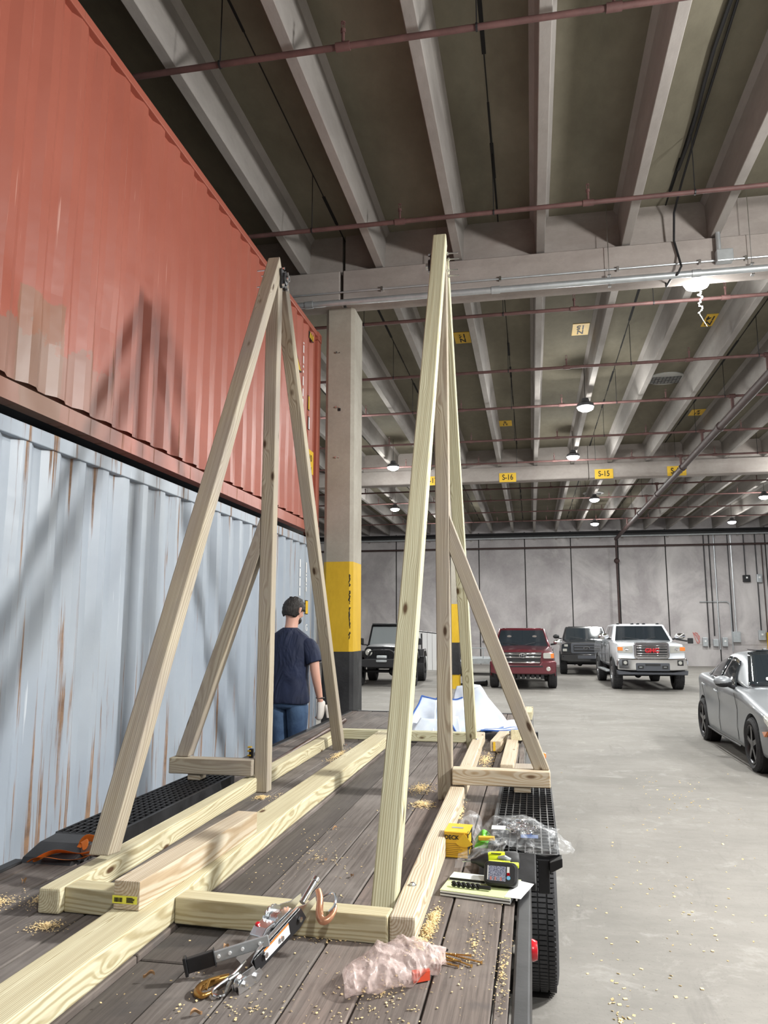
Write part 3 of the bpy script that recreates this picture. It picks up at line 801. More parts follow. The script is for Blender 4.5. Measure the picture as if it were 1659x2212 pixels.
# fender, right
def fender(xi, xo, ya, yb, sgn):
    lo, hi = min(xi, xo), max(xi, xo)
    zf = 0.82
    b = MB(); b.prism([(ya - 0.20, DK - 0.03), (ya - 0.20, DK + 0.003), (ya, zf), (ya, DK - 0.03)], 'x', lo - (0.05 if sgn > 0 else 0), hi - (0.10 if sgn > 0 else 0))
    b.build('fender_ramp', M['trailer'], tr, bevel=0.006)
    b = MB(); b.box(xi - 0.02 if sgn > 0 else xi, xi if sgn > 0 else xi + 0.02, ya, yb, DK - 0.1, zf)
    b.build('fender_side', M['trailer'], tr)
    b = MB(); n = 8; st = (hi - lo) / n
    for k in range(n + 1):
        x = lo + st * k; b.box(x - 0.003, x + 0.003, ya, yb, zf - 0.022, zf)
    y = ya; dy_ = 0.056 if sgn > 0 else 0.06
    while y < yb + 0.01:
        b.box(lo, hi, y - 0.003, y + 0.003, zf - 0.022, zf - 0.001); y += dy_
    g = b.build('fender_grate', M['grate'], tr); g['kind'] = 'part'; del g['kind']
    MB().box(hi - 0.006 if sgn > 0 else lo, hi if sgn > 0 else lo + 0.006, ya, yb, zf - 0.04, zf).build('fender_edge', M['grate'], tr)
fender(-0.205, 0.088, 3.62, 5.10, 1)
fender(-2.03, -2.31, 3.55, 5.10, -1)
b = MB(); b.prism([(3.25, DK - 0.05), (3.30, DK + 0.02), (3.42, DK + 0.055), (3.55, DK + 0.062), (3.55, DK - 0.05)], 'x', -2.31, -2.05); b.build('fender_ramp', M['trailer'], tr, bevel=0.01)
# bracket below the right grate
b = MB(); b.box(-0.005, 0.045, 3.60, 3.615, 0.66, 0.80); b.prism([(0.045, 0.80), (0.10, 0.82), (0.10, 0.785), (0.045, 0.755)], 'y', 3.56, 3.63); b.build('grate_bracket', M['grate'], tr, bevel=0.003)
# wheels
def tyre(mb, c, R, w_, rim):
    mb.lathe([(rim, -w_ * 0.36), (rim + 0.02, -w_ * 0.46), (rim + (R - rim) * 0.55, -w_ * 0.5), (R - 0.03, -w_ * 0.47), (R - 0.006, -w_ * 0.38), (R, -w_ * 0.2), (R, w_ * 0.2), (R - 0.006, w_ * 0.38),
              (R - 0.03, w_ * 0.47), (rim + (R - rim) * 0.55, w_ * 0.5), (rim + 0.02, w_ * 0.46), (rim, w_ * 0.36)], c, (1, 0, 0), 64, cap=False)
for (x, y, nm_) in ((-0.012, 4.30, 'R'), (-0.012, 5.08, 'R'), (-2.20, 4.05, 'L'), (-2.20, 4.85, 'L')):
    b = MB(); R = 0.352; tyre(b, (x, y, R), R - 0.005, 0.19, 0.2)
    tw = b.build('wheel', M['rubber'], tr, smooth=True)
    if nm_ == 'R':
        # tread ribs and sipes
        b = MB()
        n = 96
        for i in range(n):
            a = 2 * PI * i / n
            cM = Matrix.Translation((x, y, R)) @ Matrix.Rotation(a, 4, 'X')
            for xc, wd in ((-0.062, 0.036), (-0.021, 0.036), (0.021, 0.036), (0.064, 0.034)):
                ofs = 0.2 if int(xc * 1000) % 2 else 0
                b.cb((xc, ofs * 0.01, R - 0.004), (wd, 0.0165, 0.012), cM)
        b.build('tread', M['rubber'], tw)
    b = MB(); b.lathe([(0.20, -0.07), (0.19, -0.04), (0.09, -0.02), (0.0, -0.02), ], (x, y, R), (1, 0, 0), 28, cap=False); b.lathe([(0.20, 0.07), (0.19, 0.05), (0.10, 0.03), (0.06, 0.06), (0.0, 0.06)], (x, y, R), (1, 0, 0), 28, cap=False)
    b.build('rim', M['rim'], tw, smooth=True)
b = MB(); b.cyl((-2.2, 4.05, 0.35), (-0.01, 4.05, 0.35), 0.035); b.cyl((-2.2, 4.85, 0.35), (-0.01, 4.30, 0.35), 0.035); b.build('axle', M['trailer'], tr)
MB().lathe([(0.0, 0.022), (0.03, 0.02), (0.036, 0.006), (0.036, 0)], (-0.034, 2.98, 0.665), (1, 0, 0), 20).build('marker_lamp', M['red'], tr, smooth=True)['label'] = 'round red marker lamp'
MB().lathe([(0.0, 0.06), (0.025, 0.055), (0.03, 0.02), (0.03, 0)], (0.03, 7.0, 0.71), (1, 0, 0), 16).build('marker_lamp', M['amber'], tr, smooth=True)['label'] = 'orange marker lamp'
b = MB()
for y in (5.6, 6.9, 8.3): MB().box(-0.02, 0.03, y, y + 0.09, 0.66, 0.74).build('stake_pocket', M['trailer'], tr)
b = MB(); b.box(-0.9, -0.8, 9.95, 11.3, 0.5, 0.6); b.box(-1.7, -1.6, 9.95, 11.3, 0.5, 0.6); b.build('tongue', M['trailer'], tr)
MB().box(-1.3, -1.22, 11.2, 11.28, 0.0, 0.62).build('jack', M['trailer'], tr)

# ================================================================ TIMBER
def timber(name, p0, p1, w_, h_, mat, parent=None, up=(0, 0, 1), s0=0.0, s1=0.0, bev=0.006):
    """board from p0 to p1; local x along, y width, z height; s0/s1 shear the end cuts along z"""
    p0 = Vector(p0); p1 = Vector(p1)
    L = (p1 - p0).length; x = (p1 - p0).normalized(); up = Vector(up)
    y = up.cross(x).normalized(); z = x.cross(y)
    vs = []
    n = 14
    for i in range(n + 1):
        for (a, c) in ((-1, -1), (1, -1), (1, 1), (-1, 1)):
            t = i / n
            xx = L * t + c * h_ / 2 * (s0 * (1 - t) + s1 * t)
            vs.append((xx, a * w_ / 2, c * h_ / 2))
    fs = [(i * 4 + j, i * 4 + (j + 1) % 4, i * 4 + 4 + (j + 1) % 4, i * 4 + 4 + j) for i in range(n) for j in range(4)]
    fs.append((0, 1, 2, 3)); fs.append((n * 4 + 3, n * 4 + 2, n * 4 + 1, n * 4))
    o = MB().add(vs, fs).build(name, mat, parent, bevel=bev)
    W = wmat(parent).inverted() if parent else Matrix.Identity(4)
    o.matrix_basis = W @ frame(p0, x, y, z)
    return o
PW = 0.09
fr = thing('timber_trestle', 'pale pressure-treated timber base with two tall A-frames on the trailer deck', 'timber frame', (-1.15, 4.95, DK))
zc = DK + PW / 2
def T(*a, **k): return timber(*a, parent=fr, **k)
T('base_rail', (-0.456, 2.70, zc), (-0.505, 7.42, zc), PW, PW, M['pine_pale'], bev=0.009)
T('base_rail', (-1.79, 2.73, zc), (-1.862, 7.44, zc), PW, PW, M['pine'], bev=0.009)
T('cross_beam', (-1.744, 2.805, zc), (-1.464, 2.79, zc), PW, PW, M['pine'])
T('cross_beam', (-1.288, 2.778, zc), (-0.502, 2.735, zc), PW, PW, M['pine'])
T('cross_beam', (-1.82, 7.40, zc), (-0.55, 7.36, zc), PW, PW, M['pine2'])
# posts
T('post', (-0.557, 4.945, DK), (-0.552, 4.945, 4.30), PW, PW, M['pine_grey'], up=(0, 1, 0))
T('post', (-1.752, 4.945, DK), (-1.748, 4.945, 4.30), PW, PW, M['pine_grey'], up=(0, 1, 0))
# near legs, far legs
T('leg', (-0.556, 2.905, DK + 0.015), (-0.552, 4.955, 4.47), PW, PW, M['pine2'], up=(0, -1, 0), s0=0.0, s1=0.25)
T('leg', (-1.765, 3.06, DK + PW + 0.035), (-1.748, 4.945, 4.40), PW, PW, M['pine_grey'], up=(0, -1, 0), s0=-0.4, s1=0.55)
T('leg', (-0.552, 7.02, DK + 0.02), (-0.550, 5.06, 4.33), PW, PW, M['pine2'], up=(0, 1, 0), s0=0.3, s1=0.9)
T('leg', (-1.69, 6.72, DK + 0.02), (-1.74, 5.06, 4.30), PW, PW, M['pine_grey'], up=(0, 1, 0), s0=0.3, s1=0.9)
# outriggers and side braces
T('outrigger', (-0.508, 4.905, 0.904), (0.082, 4.905, 0.904), PW, 0.096, M['pine_pale'])
T('outrigger', (-2.375, 4.905, 0.910), (-1.80, 4.905, 0.910), PW, 0.100, M['pine_grey'])
T('brace', (0.032, 4.945, 0.953), (-0.512, 4.945, 2.415), 0.088, 0.088, M['pine_grey'], up=(1, 0, 0.37), s0=-0.37, s1=2.62)
T('brace', (-2.305, 4.945, 0.961), (-1.796, 4.945, 2.43), 0.088, 0.088, M['pine_grey'], up=(-1, 0, 0.35), s0=-0.35, s1=2.80)
# packing blocks under the outriggers
timber('packing_block', (-0.135, 4.94, 0.8385), (-0.035, 4.94, 0.8385), 0.14, 0.034, M['pine_pale'], fr)
timber('packing_block', (-2.25, 4.93, 0.8385), (-2.16, 4.93, 0.8385), 0.10, 0.038, M['pine_pale'], fr)
# flange bearings near the top of each frame
def bearing(x, sgn, y, z):
    par = thing('x', '', '') if False else fr
    b = MB(); pl = []
    for k in range(24):
        a = 2 * PI * k / 24
        r = 0.048 + 0.030 * abs(math.cos(2 * (a - 0.15 + PI / 4))) ** 3
        pl.append((y + r * math.cos(a), z + 1.25 * r * math.sin(a)))
    b.prism(pl, 'x', x, x + sgn * 0.02)
    o = b.build('flange_bearing', M['black'], fr, bevel=0.005)
    b = MB().lathe([(0.048, 0.018), (0.046, 0.036), (0.026, 0.040), (0.026, 0.034), (0.0, 0.034)], (x, y, z), (sgn, 0, 0), 28); b.build('housing', M['black'], o, smooth=True)
    b = MB().lathe([(0.022, 0.034), (0.022, 0.056), (0.015, 0.056), (0.015, 0.036)], (x, y, z), (sgn, 0, 0), 24); b.build('inner_ring', M['zinc'], o, smooth=True)
    b = MB()
    for (dy_, dz_) in ((-0.042, 0.062), (0.042, 0.062), (-0.042, -0.062), (0.042, -0.062)):
        b.cyl((x + sgn * 0.02, y + dy_, z + dz_), (x + sgn * 0.034, y + dy_, z + dz_), 0.011, n=6)
        b.cyl((x, y + dy_, z + dz_), (x - sgn * 0.17, y + dy_, z + dz_), 0.0055, n=8)
        b.cyl((x - sgn * 0.095, y + dy_, z + dz_), (x - sgn * 0.105, y + dy_, z + dz_), 0.012, n=6)
    b.build('bolt', M['zinc'], o, smooth=True)
bearing(-1.703, 1, 4.965, 4.29)
bearing(-0.598, -1, 4.965, 4.29)
# bolt heads
for (x, y, z) in ((-0.47, 3.02, DK + PW), (-0.485, 4.9 + 0.35, DK + PW), (-0.50, 6.9, DK + PW)):
    b = MB().lathe([(0.0, 0.012), (0.008, 0.010), (0.012, 0.003), (0.016, 0.002), (0.016, 0.0)], (x, y, z), (0, 0, 1), 14); b.build('bolt', M['zinc'], fr, smooth=True)
for (x, y) in ((-0.43, 4.72), (-1.655, 6.70)):
    b = MB().lathe([(0.006, 0), (0.006, 0.015), (0.013, 0.015), (0.013, 0.023), (0.006, 0.023), (0.006, 0.045)], (x, y, zc), (1, 0, 0), 8); b.build('bolt', M['zinc'], fr, smooth=True)

# loose timbers
o = timber('timber_beam', (-1.372, 0.98, zc + 0.001), (-1.378, 7.32, zc + 0.001), 0.165, PW, M['pine'], bev=0.009)
tag(o, 'very long pale timber beam lying lengthwise on the deck through the timber frame', 'timber beam')
t = thing('timber_offcut', 'short thick timber with a yellow barcode sticker on its sawn end', 'timber', (-1.39, 2.57, 0.89))
timber('beam', (-1.394, 2.575, 0.894), (-1.355, 3.62, 0.894), 0.098, 0.094, M['pine_pale'], t, bev=0.003)
tg = MB().box(-1.445, -1.353, 2.5725, 2.5745, 0.868, 0.893).build('sticker', plain('sticker_yellow', (0.80, 0.78, 0.08), 0.5), t)
b = MB(); rn = random.Random(4); x = -1.437
while x < -1.408: b.box(x, x + rn.choice((0.0008, 0.0014)), 2.571, 2.5725, 0.873, 0.887); x += 0.0024
for k in range(5): b.box(-1.392, -1.372 + rn.uniform(0, 0.012), 2.571, 2.5725, 0.872 + k * 0.0036, 0.874 + k * 0.0036)
b.build('barcode', M['ink'], tg)
# offcuts by the far right corner
o = timber('timber_block', (-0.335, 6.83, DK + 0.047), (-0.28, 7.62, DK + 0.047), 0.095, PW, M['pine_pale']); 
st = MB().box(-0.357, -0.337, 6.826, 6.829, DK + 0.01, DK + 0.085).build('sticker', M['sign'], o); st.matrix_basis = wmat(o).inverted()
tag(o, 'short timber with a yellow tag on its sawn end near the far corner', 'timber')
o = timber('timber_block', (-0.205, 5.70, DK + 0.047), (-0.195, 7.2, DK + 0.047), 0.095, PW, M['pine_pale']); tag(o, 'short timber with a wavy knotted top, right of the two by the far corner', 'timber')
o = timber('timber_block', (-0.165, 6.95, DK + 0.13), (-0.14, 7.6, DK + 0.05), 0.09, PW, M['pine']); tag(o, 'rough timber leaning at the far corner behind the right brace', 'timber')
o = timber('timber_block', (-0.10, 5.2, 0.79), (-0.09, 6.0, 0.79), 0.14, 0.035, M['pine_grey']); tag(o, 'flat weathered board under the right brace on the fender', 'timber')
o = timber('timber_block', (-0.075, 9.2, DK + 0.05), (-0.06, 9.85, DK + 0.05), PW, PW, M['pine']); tag(o, 'pale timber end at the far right corner of the deck', 'timber')
o = MB().tube([(-1.93, 5.2, DK + 0.027), (-2.02, 6.8, DK + 0.027), (-2.10, 8.6, DK + 0.027)], 0.024, 12).build('iron_pipe', plain('brown_iron', (0.10, 0.055, 0.04), 0.35, 0.5, vary=0.3), smooth=True)
tag(o, 'long brown iron pipe lying on the deck along the left edge', 'pipe')

# clamp behind the left post
t = thing('bar_clamp', 'small black and yellow clamp behind the left post', 'clamp', (-1.93, 5.2, DK))
MB().box(-1.945, -1.915, 5.19, 5.21, 0.76, 0.98).build('bar', M['black'], t, bevel=0.004)
b = MB()
for z in (0.90, 0.93, 0.96, 0.985): b.box(-1.955, -1.93, 5.185, 5.215, z, z + 0.010)
b.build('jaw', M['sign'], t, bevel=0.003)

# ---------------------------------------------------------------- ratchet strap
mo = plain('strap_orange', (0.80, 0.20, 0.02), 0.7, vary=0.15)
t = thing('ratchet_strap', 'crumpled orange ratchet strap at the left edge of the deck', 'strap', (-2.12, 3.38, DK))
def ribbon(pts, wv, mat, name, par, th=0.0015):
    vs = []
    for i, p in enumerate(pts):
        p = Vector(p); s_ = Vector(wv[i]) if isinstance(wv[0], (tuple, list)) else Vector(wv)
        vs += [p - s_ / 2, p + s_ / 2]
    fs = [(2 * i, 2 * i + 1, 2 * i + 3, 2 * i + 2) for i in range(len(pts) - 1)]
    return MB().add(vs, fs).build(name, mat, par, smooth=True, solid=th, sub=2)
rn = random.Random(12)
ribbon([(-2.24, 3.23, .77), (-2.22, 3.26, .785), (-2.17, 3.27, .79), (-2.10, 3.28, .775), (-2.03, 3.31, .77), (-1.99, 3.35, .79)], (0.008, -0.04, 0.012), mo, 'webbing', t)
ribbon([(-2.23, 3.25, .765), (-2.18, 3.32, .80), (-2.11, 3.33, .80), (-2.05, 3.36, .77), (-1.98, 3.38, .80)], (0.004, -0.032, 0.025), mo, 'webbing', t)
ribbon([(-2.11, 3.42, .80), (-2.07, 3.42, .845), (-2.02, 3.42, .83), (-1.97, 3.40, .845), (-1.94, 3.41, .80)], (0.012, -0.02, 0.04), mo, 'webbing', t)
ribbon([(-2.09, 3.38, .77), (-2.08, 3.40, .83), (-2.04, 3.37, .84), (-2.03, 3.35, .80)], (0.035, 0.0, 0.02), mo, 'webbing', t)
ribbon([(-2.06, 3.36, .80), (-2.02, 3.37, .80), (-1.99, 3.40, .78), (-1.95, 3.38, .80)], (0.0, 0.02, 0.045), plain('strap_burnt', (0.06, 0.03, 0.02), 0.7), 'end', t)

# ---------------------------------------------------------------- come-along cable puller
t = thing('cable_puller', 'zinc hand cable puller with a black handle lying on the deck by the crossbeam', 'winch', (-0.93, 2.6, DK))
U = Vector((0.10, 0.26, 0)).normalized(); Vx = Vector((U.y, -U.x, 0)); UZ = Vector((0, 0, 1))
O0 = Vector((-0.895, 2.345, DK)); TA = math.radians(17); KS = 0.88
def pl_(a, c, h):
    a *= KS; c *= KS; h *= KS
    if a <= 0: return O0 + U * a + Vx * c + UZ * h
    return O0 + U * (a * math.cos(TA) - h * math.sin(TA)) + Vx * c + UZ * (a * math.sin(TA) + h * math.cos(TA))
FM0 = frame(O0, U * KS, Vx * KS, UZ * KS)
FM = frame(O0, (U * math.cos(TA) + UZ * math.sin(TA)) * KS, Vx * KS, (UZ * math.cos(TA) - U * math.sin(TA)) * KS)   # local x along the puller, y to the right, z up
b = MB()
for s_ in (-1, 1):
    b.prism([(0.06, 0.01), (0.04, 0.05), (0.08, 0.075), (0.20, 0.085), (0.30, 0.085), (0.36, 0.06), (0.42, 0.055), (0.42, 0.03), (0.30, 0.012)], 'y', s_ * 0.035 - 0.0015, s_ * 0.035 + 0.0015, FM @ Matrix.Rotation(0, 4, 'X'))
fr2 = b.build('side_frame', M['zinc'], t, bevel=0.002)
b = MB(); b.prism([(0.05, 0.006), (0.05, 0.055), (0.32, 0.07), (0.34, 0.02), (0.30, 0.006)], 'y', 0.040, 0.044, FM); b.build('side_plate', M['black'], t)
b = MB(); b.prism([(0.10, 0.018), (0.10, 0.05), (0.24, 0.058), (0.24, 0.022)], 'y', 0.044, 0.0455, FM); b.build('label', M['white'], t)
b = MB(); b.prism([(0.10, 0.050), (0.10, 0.056), (0.24, 0.064), (0.24, 0.058)], 'y', 0.044, 0.0455, FM); b.build('label_stripe', M['amber'], t)
b = MB(); b.lathe([(0.045, -0.026), (0.045, -0.022), (0.026, -0.02), (0.026, 0.02), (0.045, 0.022), (0.045, 0.026)], pl_(0.24, 0, 0.062), Vx, 28); b.build('drum', M['zinc'], t, smooth=True)
for s_ in (-1, 1):
    b = MB(); n = 18
    for k in range(n):
        a = 2 * PI * k / n
        b.cb((0, 0, 0.045), (0.009, 0.004, 0.012), Matrix.Translation(pl_(0.235, s_ * 0.028, 0.06)) @ Matrix.Rotation(math.atan2(-Vx.x, Vx.y), 4, 'Z') @ Matrix.Rotation(a, 4, 'Y'))
    b.build('ratchet_gear', M['zinc'], t)
b = MB()
for k in range(7): 
    cc = pl_(0.24, -0.018 + k * 0.006, 0.062)
    b.tube([cc + (U * math.cos(a * PI / 8) + Vector((0, 0, math.sin(a * PI / 8)))) * 0.031 for a in range(16)], 0.0028, 6, closed=True)
b.build('cable', M['zinc'], t, smooth=True)
b = MB(); b.cyl(pl_(0.38, 0, 0.045), pl_(0.47, 0, 0.075), 0.011, n=14); b.cyl(pl_(0.47, 0, 0.075), pl_(0.485, 0, 0.08), 0.014, n=14)
b.build('spring_stop', M['zinc'], t, smooth=True)
for (a_, s_) in ((0.10, 0.0465), (0.19, 0.0465), (0.30, 0.0465), (0.10, -0.040), (0.30, -0.040)):
    MB().cyl(pl_(a_, s_, 0.04), pl_(a_, s_ + (0.008 if s_ > 0 else -0.008), 0.04), 0.009, n=6).build('bolt', M['zinc'], t)
MB().cb((0.155, -0.020, 0.104), (0.016, 0.014, 0.012), FM).build('pawl_release', M['red'], t, bevel=0.003)
b = MB(); b.prism([(0.13, 0.07), (0.19, 0.07), (0.20, 0.095), (0.15, 0.10), (0.12, 0.085)], 'y', -0.034, 0.026, FM); b.build('pawl', M['zinc'], t, bevel=0.003)
# handle
HA = pl_(0.13, 0.048, 0.075); HB = Vector((-1.045, 2.335, DK + 0.040)); hx = (HB - HA).normalized(); hy = Vector((0, 0, 1)).cross(hx).normalized(); HM = frame(HA, hx, hy, hx.cross(hy)); HL = (HB - HA).length
b = MB(); b.box(0, HL * 0.72, -0.004, 0.004, -0.017, 0.017, HM); b.build('handle', M['galv'], t, bevel=0.003)
b = MB(); b.box(HL * 0.70, HL * 1.03, -0.010, 0.010, -0.021, 0.021, HM); b.box(HL * 1.03, HL * 1.07, -0.015, 0.015, -0.027, 0.027, HM); b.box(HL * 0.685, HL * 0.70, -0.013, 0.013, -0.025, 0.026, HM)
b.build('grip', M['black'], t, bevel=0.003)
b = MB()
for k in (0.12, 0.34, 0.5, 0.64): b.cyl(HM @ Vector((HL * k, -0.007, 0)), HM @ Vector((HL * k, 0.008, 0)), 0.005, n=8)
b.build('rivet', M['white'], t)
# cable loop, thimble, pulley block and hooks
b = MB()
lp = [pl_(0.02, 0.0, 0.02), pl_(-0.04, 0.005, 0.02), pl_(-0.09, 0.03, 0.012), pl_(-0.115, 0.04, 0.01), pl_(-0.13, 0.02, 0.01), pl_(-0.115, -0.005, 0.012), pl_(-0.08, -0.005, 0.02), pl_(-0.03, 0.0, 0.03), pl_(0.05, 0.0, 0.04)]
b.tube(smooth_path(lp), 0.005, 8); b.build('cable', M['zinc'], t, smooth=True)
MB().cyl(pl_(-0.05, 0.0, 0.022), pl_(-0.005, 0.0, 0.026), 0.010, n=12).build('ferrule', M['zinc'], t, smooth=True)
b = MB()
for s_ in (-1, 1): b.prism([(-0.07, -0.0), (-0.075, 0.025), (-0.05, 0.042), (0.03, 0.05), (0.05, 0.03), (0.03, 0.008)], 'y', 0.055 + s_ * 0.014 - 0.0015, 0.055 + s_ * 0.014 + 0.0015, FM0)
b.build('pulley_block', M['zinc'], t, bevel=0.002)
MB().lathe([(0.022, -0.010), (0.022, -0.007), (0.014, 0), (0.022, 0.007), (0.022, 0.010)], pl_(-0.045, 0.055, 0.024), Vx, 20).build('pulley', M['zinc'], t, smooth=True)
for a_ in (-0.045, 0.02): MB().cyl(pl_(a_, 0.068, 0.026), pl_(a_, 0.080, 0.026), 0.009, n=6).build('bolt', M['zinc'], t)
mc = plain('copper_hook', (0.70, 0.36, 0.22), 0.3, 0.7, vary=0.15); mg_ = plain('gold_hook', (0.46, 0.25, 0.07), 0.3, 0.8, vary=0.2)
b = MB(); b.tube(smooth_path([pl_(0.43, 0.045, 0.075), pl_(0.41, 0.065, 0.055), pl_(0.37, 0.085, 0.025), pl_(0.35, 0.11, 0.014), pl_(0.365, 0.13, 0.016), pl_(0.40, 0.135, 0.03), pl_(0.425, 0.125, 0.05)]), smooth_r([0.010, 0.011, 0.013, 0.013, 0.011, 0.008, 0.004]), 12); b.build('hook', mc, t, smooth=True)
b = MB(); b.tube(smooth_path([pl_(0.42, 0.07, 0.055), pl_(0.44, 0.10, 0.065), pl_(0.425, 0.13, 0.07), pl_(0.40, 0.14, 0.05), pl_(0.385, 0.12, 0.03)]), 0.0045, 8); b.build('latch', M['zinc'], t, smooth=True)
b = MB(); b.tube(smooth_path([pl_(-0.02, -0.02, 0.02), pl_(-0.06, -0.05, 0.014), pl_(-0.11, -0.06, 0.012), pl_(-0.15, -0.04, 0.012), pl_(-0.155, -0.01, 0.012), pl_(-0.13, 0.0, 0.014)]), smooth_r([0.009, 0.011, 0.012, 0.011, 0.008, 0.004]), 12); b.build('hook', mg_, t, smooth=True)
b = MB(); b.tube([pl_(-0.06, -0.03, 0.03), pl_(-0.10, -0.035, 0.035), pl_(-0.13, -0.02, 0.02)], 0.004, 8); b.build('latch', mg_, t, smooth=True)

# ================================================================ SMALL THINGS ON THE DECK
def crumple(name, pts_fn, nu, nv, mat, parent=None, amp=0.02, sc=9.0, seed=0, sub=1):
    def fn(u, v):
        p = Vector(pts_fn(u, v))
        n1 = noise.noise_vector(p * sc + Vector((seed, 0, 0)))
        n2 = abs(noise.noise(p * sc * 2.1 + Vector((0, seed, 0))))
        return p + n1 * amp + Vector((0, 0, n2 * amp * 0.8))
    return MB().grid(fn, nu, nv).build(name, mat, parent, smooth=False, fix=True, sub=sub)
mclear, nt, bz = nm('clear_plastic'); q = N(nt)
bz.inputs['Base Color'].default_value = (0.86, 0.89, 0.92, 1); bz.inputs['Roughness'].default_value = 0.12; bz.inputs['Alpha'].default_value = 0.30
q.l(q.ramp(q.noise(q.coord(), 26, 4, 0.7), [(0.50, g3(0.10)), (0.78, g3(0.55))]), bz.inputs['Alpha'])
mpink, nt, bz = nm('pink_film'); q = N(nt)
bz.inputs['Base Color'].default_value = (0.84, 0.68, 0.64, 1); bz.inputs['Roughness'].default_value = 0.30; bz.inputs['Alpha'].default_value = 0.6
q.l(q.ramp(q.noise(q.coord(), 18, 4, 0.7), [(0.35, g3(0.22)), (0.75, g3(0.62))]), bz.inputs['Alpha'])

def bagshell(name, c, r, mat, label, cat, amp, sc, seed, flat=0.0, skew=0.0, par=None, tail=0.0):
    cx_, cy_, cz_ = c
    vs = []; nu, nv = 44, 22
    def P_(i, j):
        t = PI * (0.02 + 0.96 * j / nv); p = 2 * PI * i / nu
        x = math.sin(t) * math.cos(p); y = math.sin(t) * math.sin(p); z = math.cos(t)
        v = Vector((x * r[0], y * r[1] + skew * x * r[0], z * r[2]))
        k = noise.noise(v * sc + Vector((seed, 1, 2))); k2 = abs(noise.noise(v * sc * 2.3 + Vector((3, seed, 2))))
        v *= 1 + amp * k - amp * 0.7 * k2
        if tail: v.x -= tail * max(0, -x) ** 3 * 0.6; v.y *= 1 - 0.5 * max(0, -x) ** 2
        v.z = max(v.z, -cz_ + 0.002)
        return Vector(c) + v + Vector((0, 0, 0))
    vs = [P_(i, j) for j in range(nv + 1) for i in range(nu)]
    fs = [(j * nu + i, j * nu + (i + 1) % nu, (j + 1) * nu + (i + 1) % nu, (j + 1) * nu + i) for j in range(nv) for i in range(nu)]
    vs = [Vector((p.x, p.y, p.z)) for p in vs]
    return MB().add(vs, fs).build(name, mat, par, smooth=False)
t = thing('plastic_bag', 'crumpled pinkish translucent plastic bag with an orange label at the front of the deck', 'bag', (-0.45, 2.44, DK))
def pink(u, v):
    a = 2 * PI * u
    x = -0.565 + 0.27 * v; cy_ = 2.335 + 0.235 * v
    wv_ = (0.075 * math.sin(PI * min(1, v * 0.85 + 0.10)) + 0.014) ; hh = 0.078 * math.sin(PI * min(1, v * 0.72 + 0.12)) + 0.010
    p = Vector((x + 0.45 * wv_ * math.cos(a), cy_ - 1.0 * wv_ * math.cos(a), DK + 0.004 + max(0, hh * (0.5 + 0.55 * math.sin(a)))))
    n1 = noise.noise_vector(p * 14); k = abs(noise.noise(p * 40 + Vector((5, 2, 1)))); kr = 1 - abs(noise.noise(p * 15 + Vector((2, 2, 1)))) * 3.2; k3 = 1 - abs(noise.noise(Vector((p.x * 60 + p.y * 45, p.y * 12 - p.x * 14, p.z * 30)))) * 3
    p += n1 * 0.018 + (p - Vector((x, cy_, DK + 0.03))).normalized() * (0.010 * kr - 0.010 * k + 0.003 * k3)
    p.z = max(p.z, DK + 0.001)
    return p
MB().grid(pink, 120, 80).build('film', mpink, t, smooth=True)
MB().prism([(-0.375, 2.425), (-0.330, 2.455), (-0.335, 2.475), (-0.385, 2.450)], 'z', DK + 0.004, DK + 0.030, None).build('label', plain('label_red', (0.75, 0.09, 0.04), 0.5), t)['label'] = 'orange red label'

# deck screws beside the bag
mgold = plain('gold_screw', (0.62, 0.38, 0.12), 0.3, 0.85)
def screw(p0, p1, lab):
    p0 = Vector(p0); p1 = Vector(p1); d = (p1 - p0); L = d.length; d.normalize()
    t = thing('deck_screw', lab, 'screw', p1, group='gold deck screws beside the pink bag')
    b = MB(); b.lathe([(0.0, 0), (0.0022, 0.008), (0.0026, L * 0.95), (0.0055, L - 0.001), (0.0055, L), (0.0, L)], p0, d, 12); b.build('shank', mgold, t, smooth=True)
    a = d.orthogonal().normalized(); c_ = d.cross(a); b = MB(); n = 90
    b.tube([p0 + d * (0.006 + L * 0.55 * i / n) + (a * math.cos(i * 0.9) + c_ * math.sin(i * 0.9)) * 0.0030 for i in range(n)], 0.0009, 4); b.build('thread', mgold, t)
ls = ['longest reaching right', 'second, head nearer the camera', 'crossing above the others', 'shortest tucked by the bag', 'lying under the others', 'pointing left under the bag edge']
for i, (a, c) in enumerate([((-0.325, 2.655, .762), (-0.185, 2.605, .760)), ((-0.32, 2.640, .760), (-0.215, 2.575, .760)), ((-0.33, 2.63, .768), (-0.22, 2.630, .768)), ((-0.315, 2.585, .760), (-0.255, 2.565, .760)),
                            ((-0.33, 2.60, .761), (-0.25, 2.60, .761)), ((-0.30, 2.615, .765), (-0.345, 2.575, .763))]):
    screw(a, c, 'gold deck screw on the planks, ' + ls[i])
o = MB().tube([(-0.375, 2.70, .762), (-0.355, 2.69, .763), (-0.30, 2.665, .765)], [0.006, 0.006, 0.004], 8).build('driver_bit', M['black'], smooth=True); tag(o, 'black driver bit lying by the gold screws', 'drill bit')

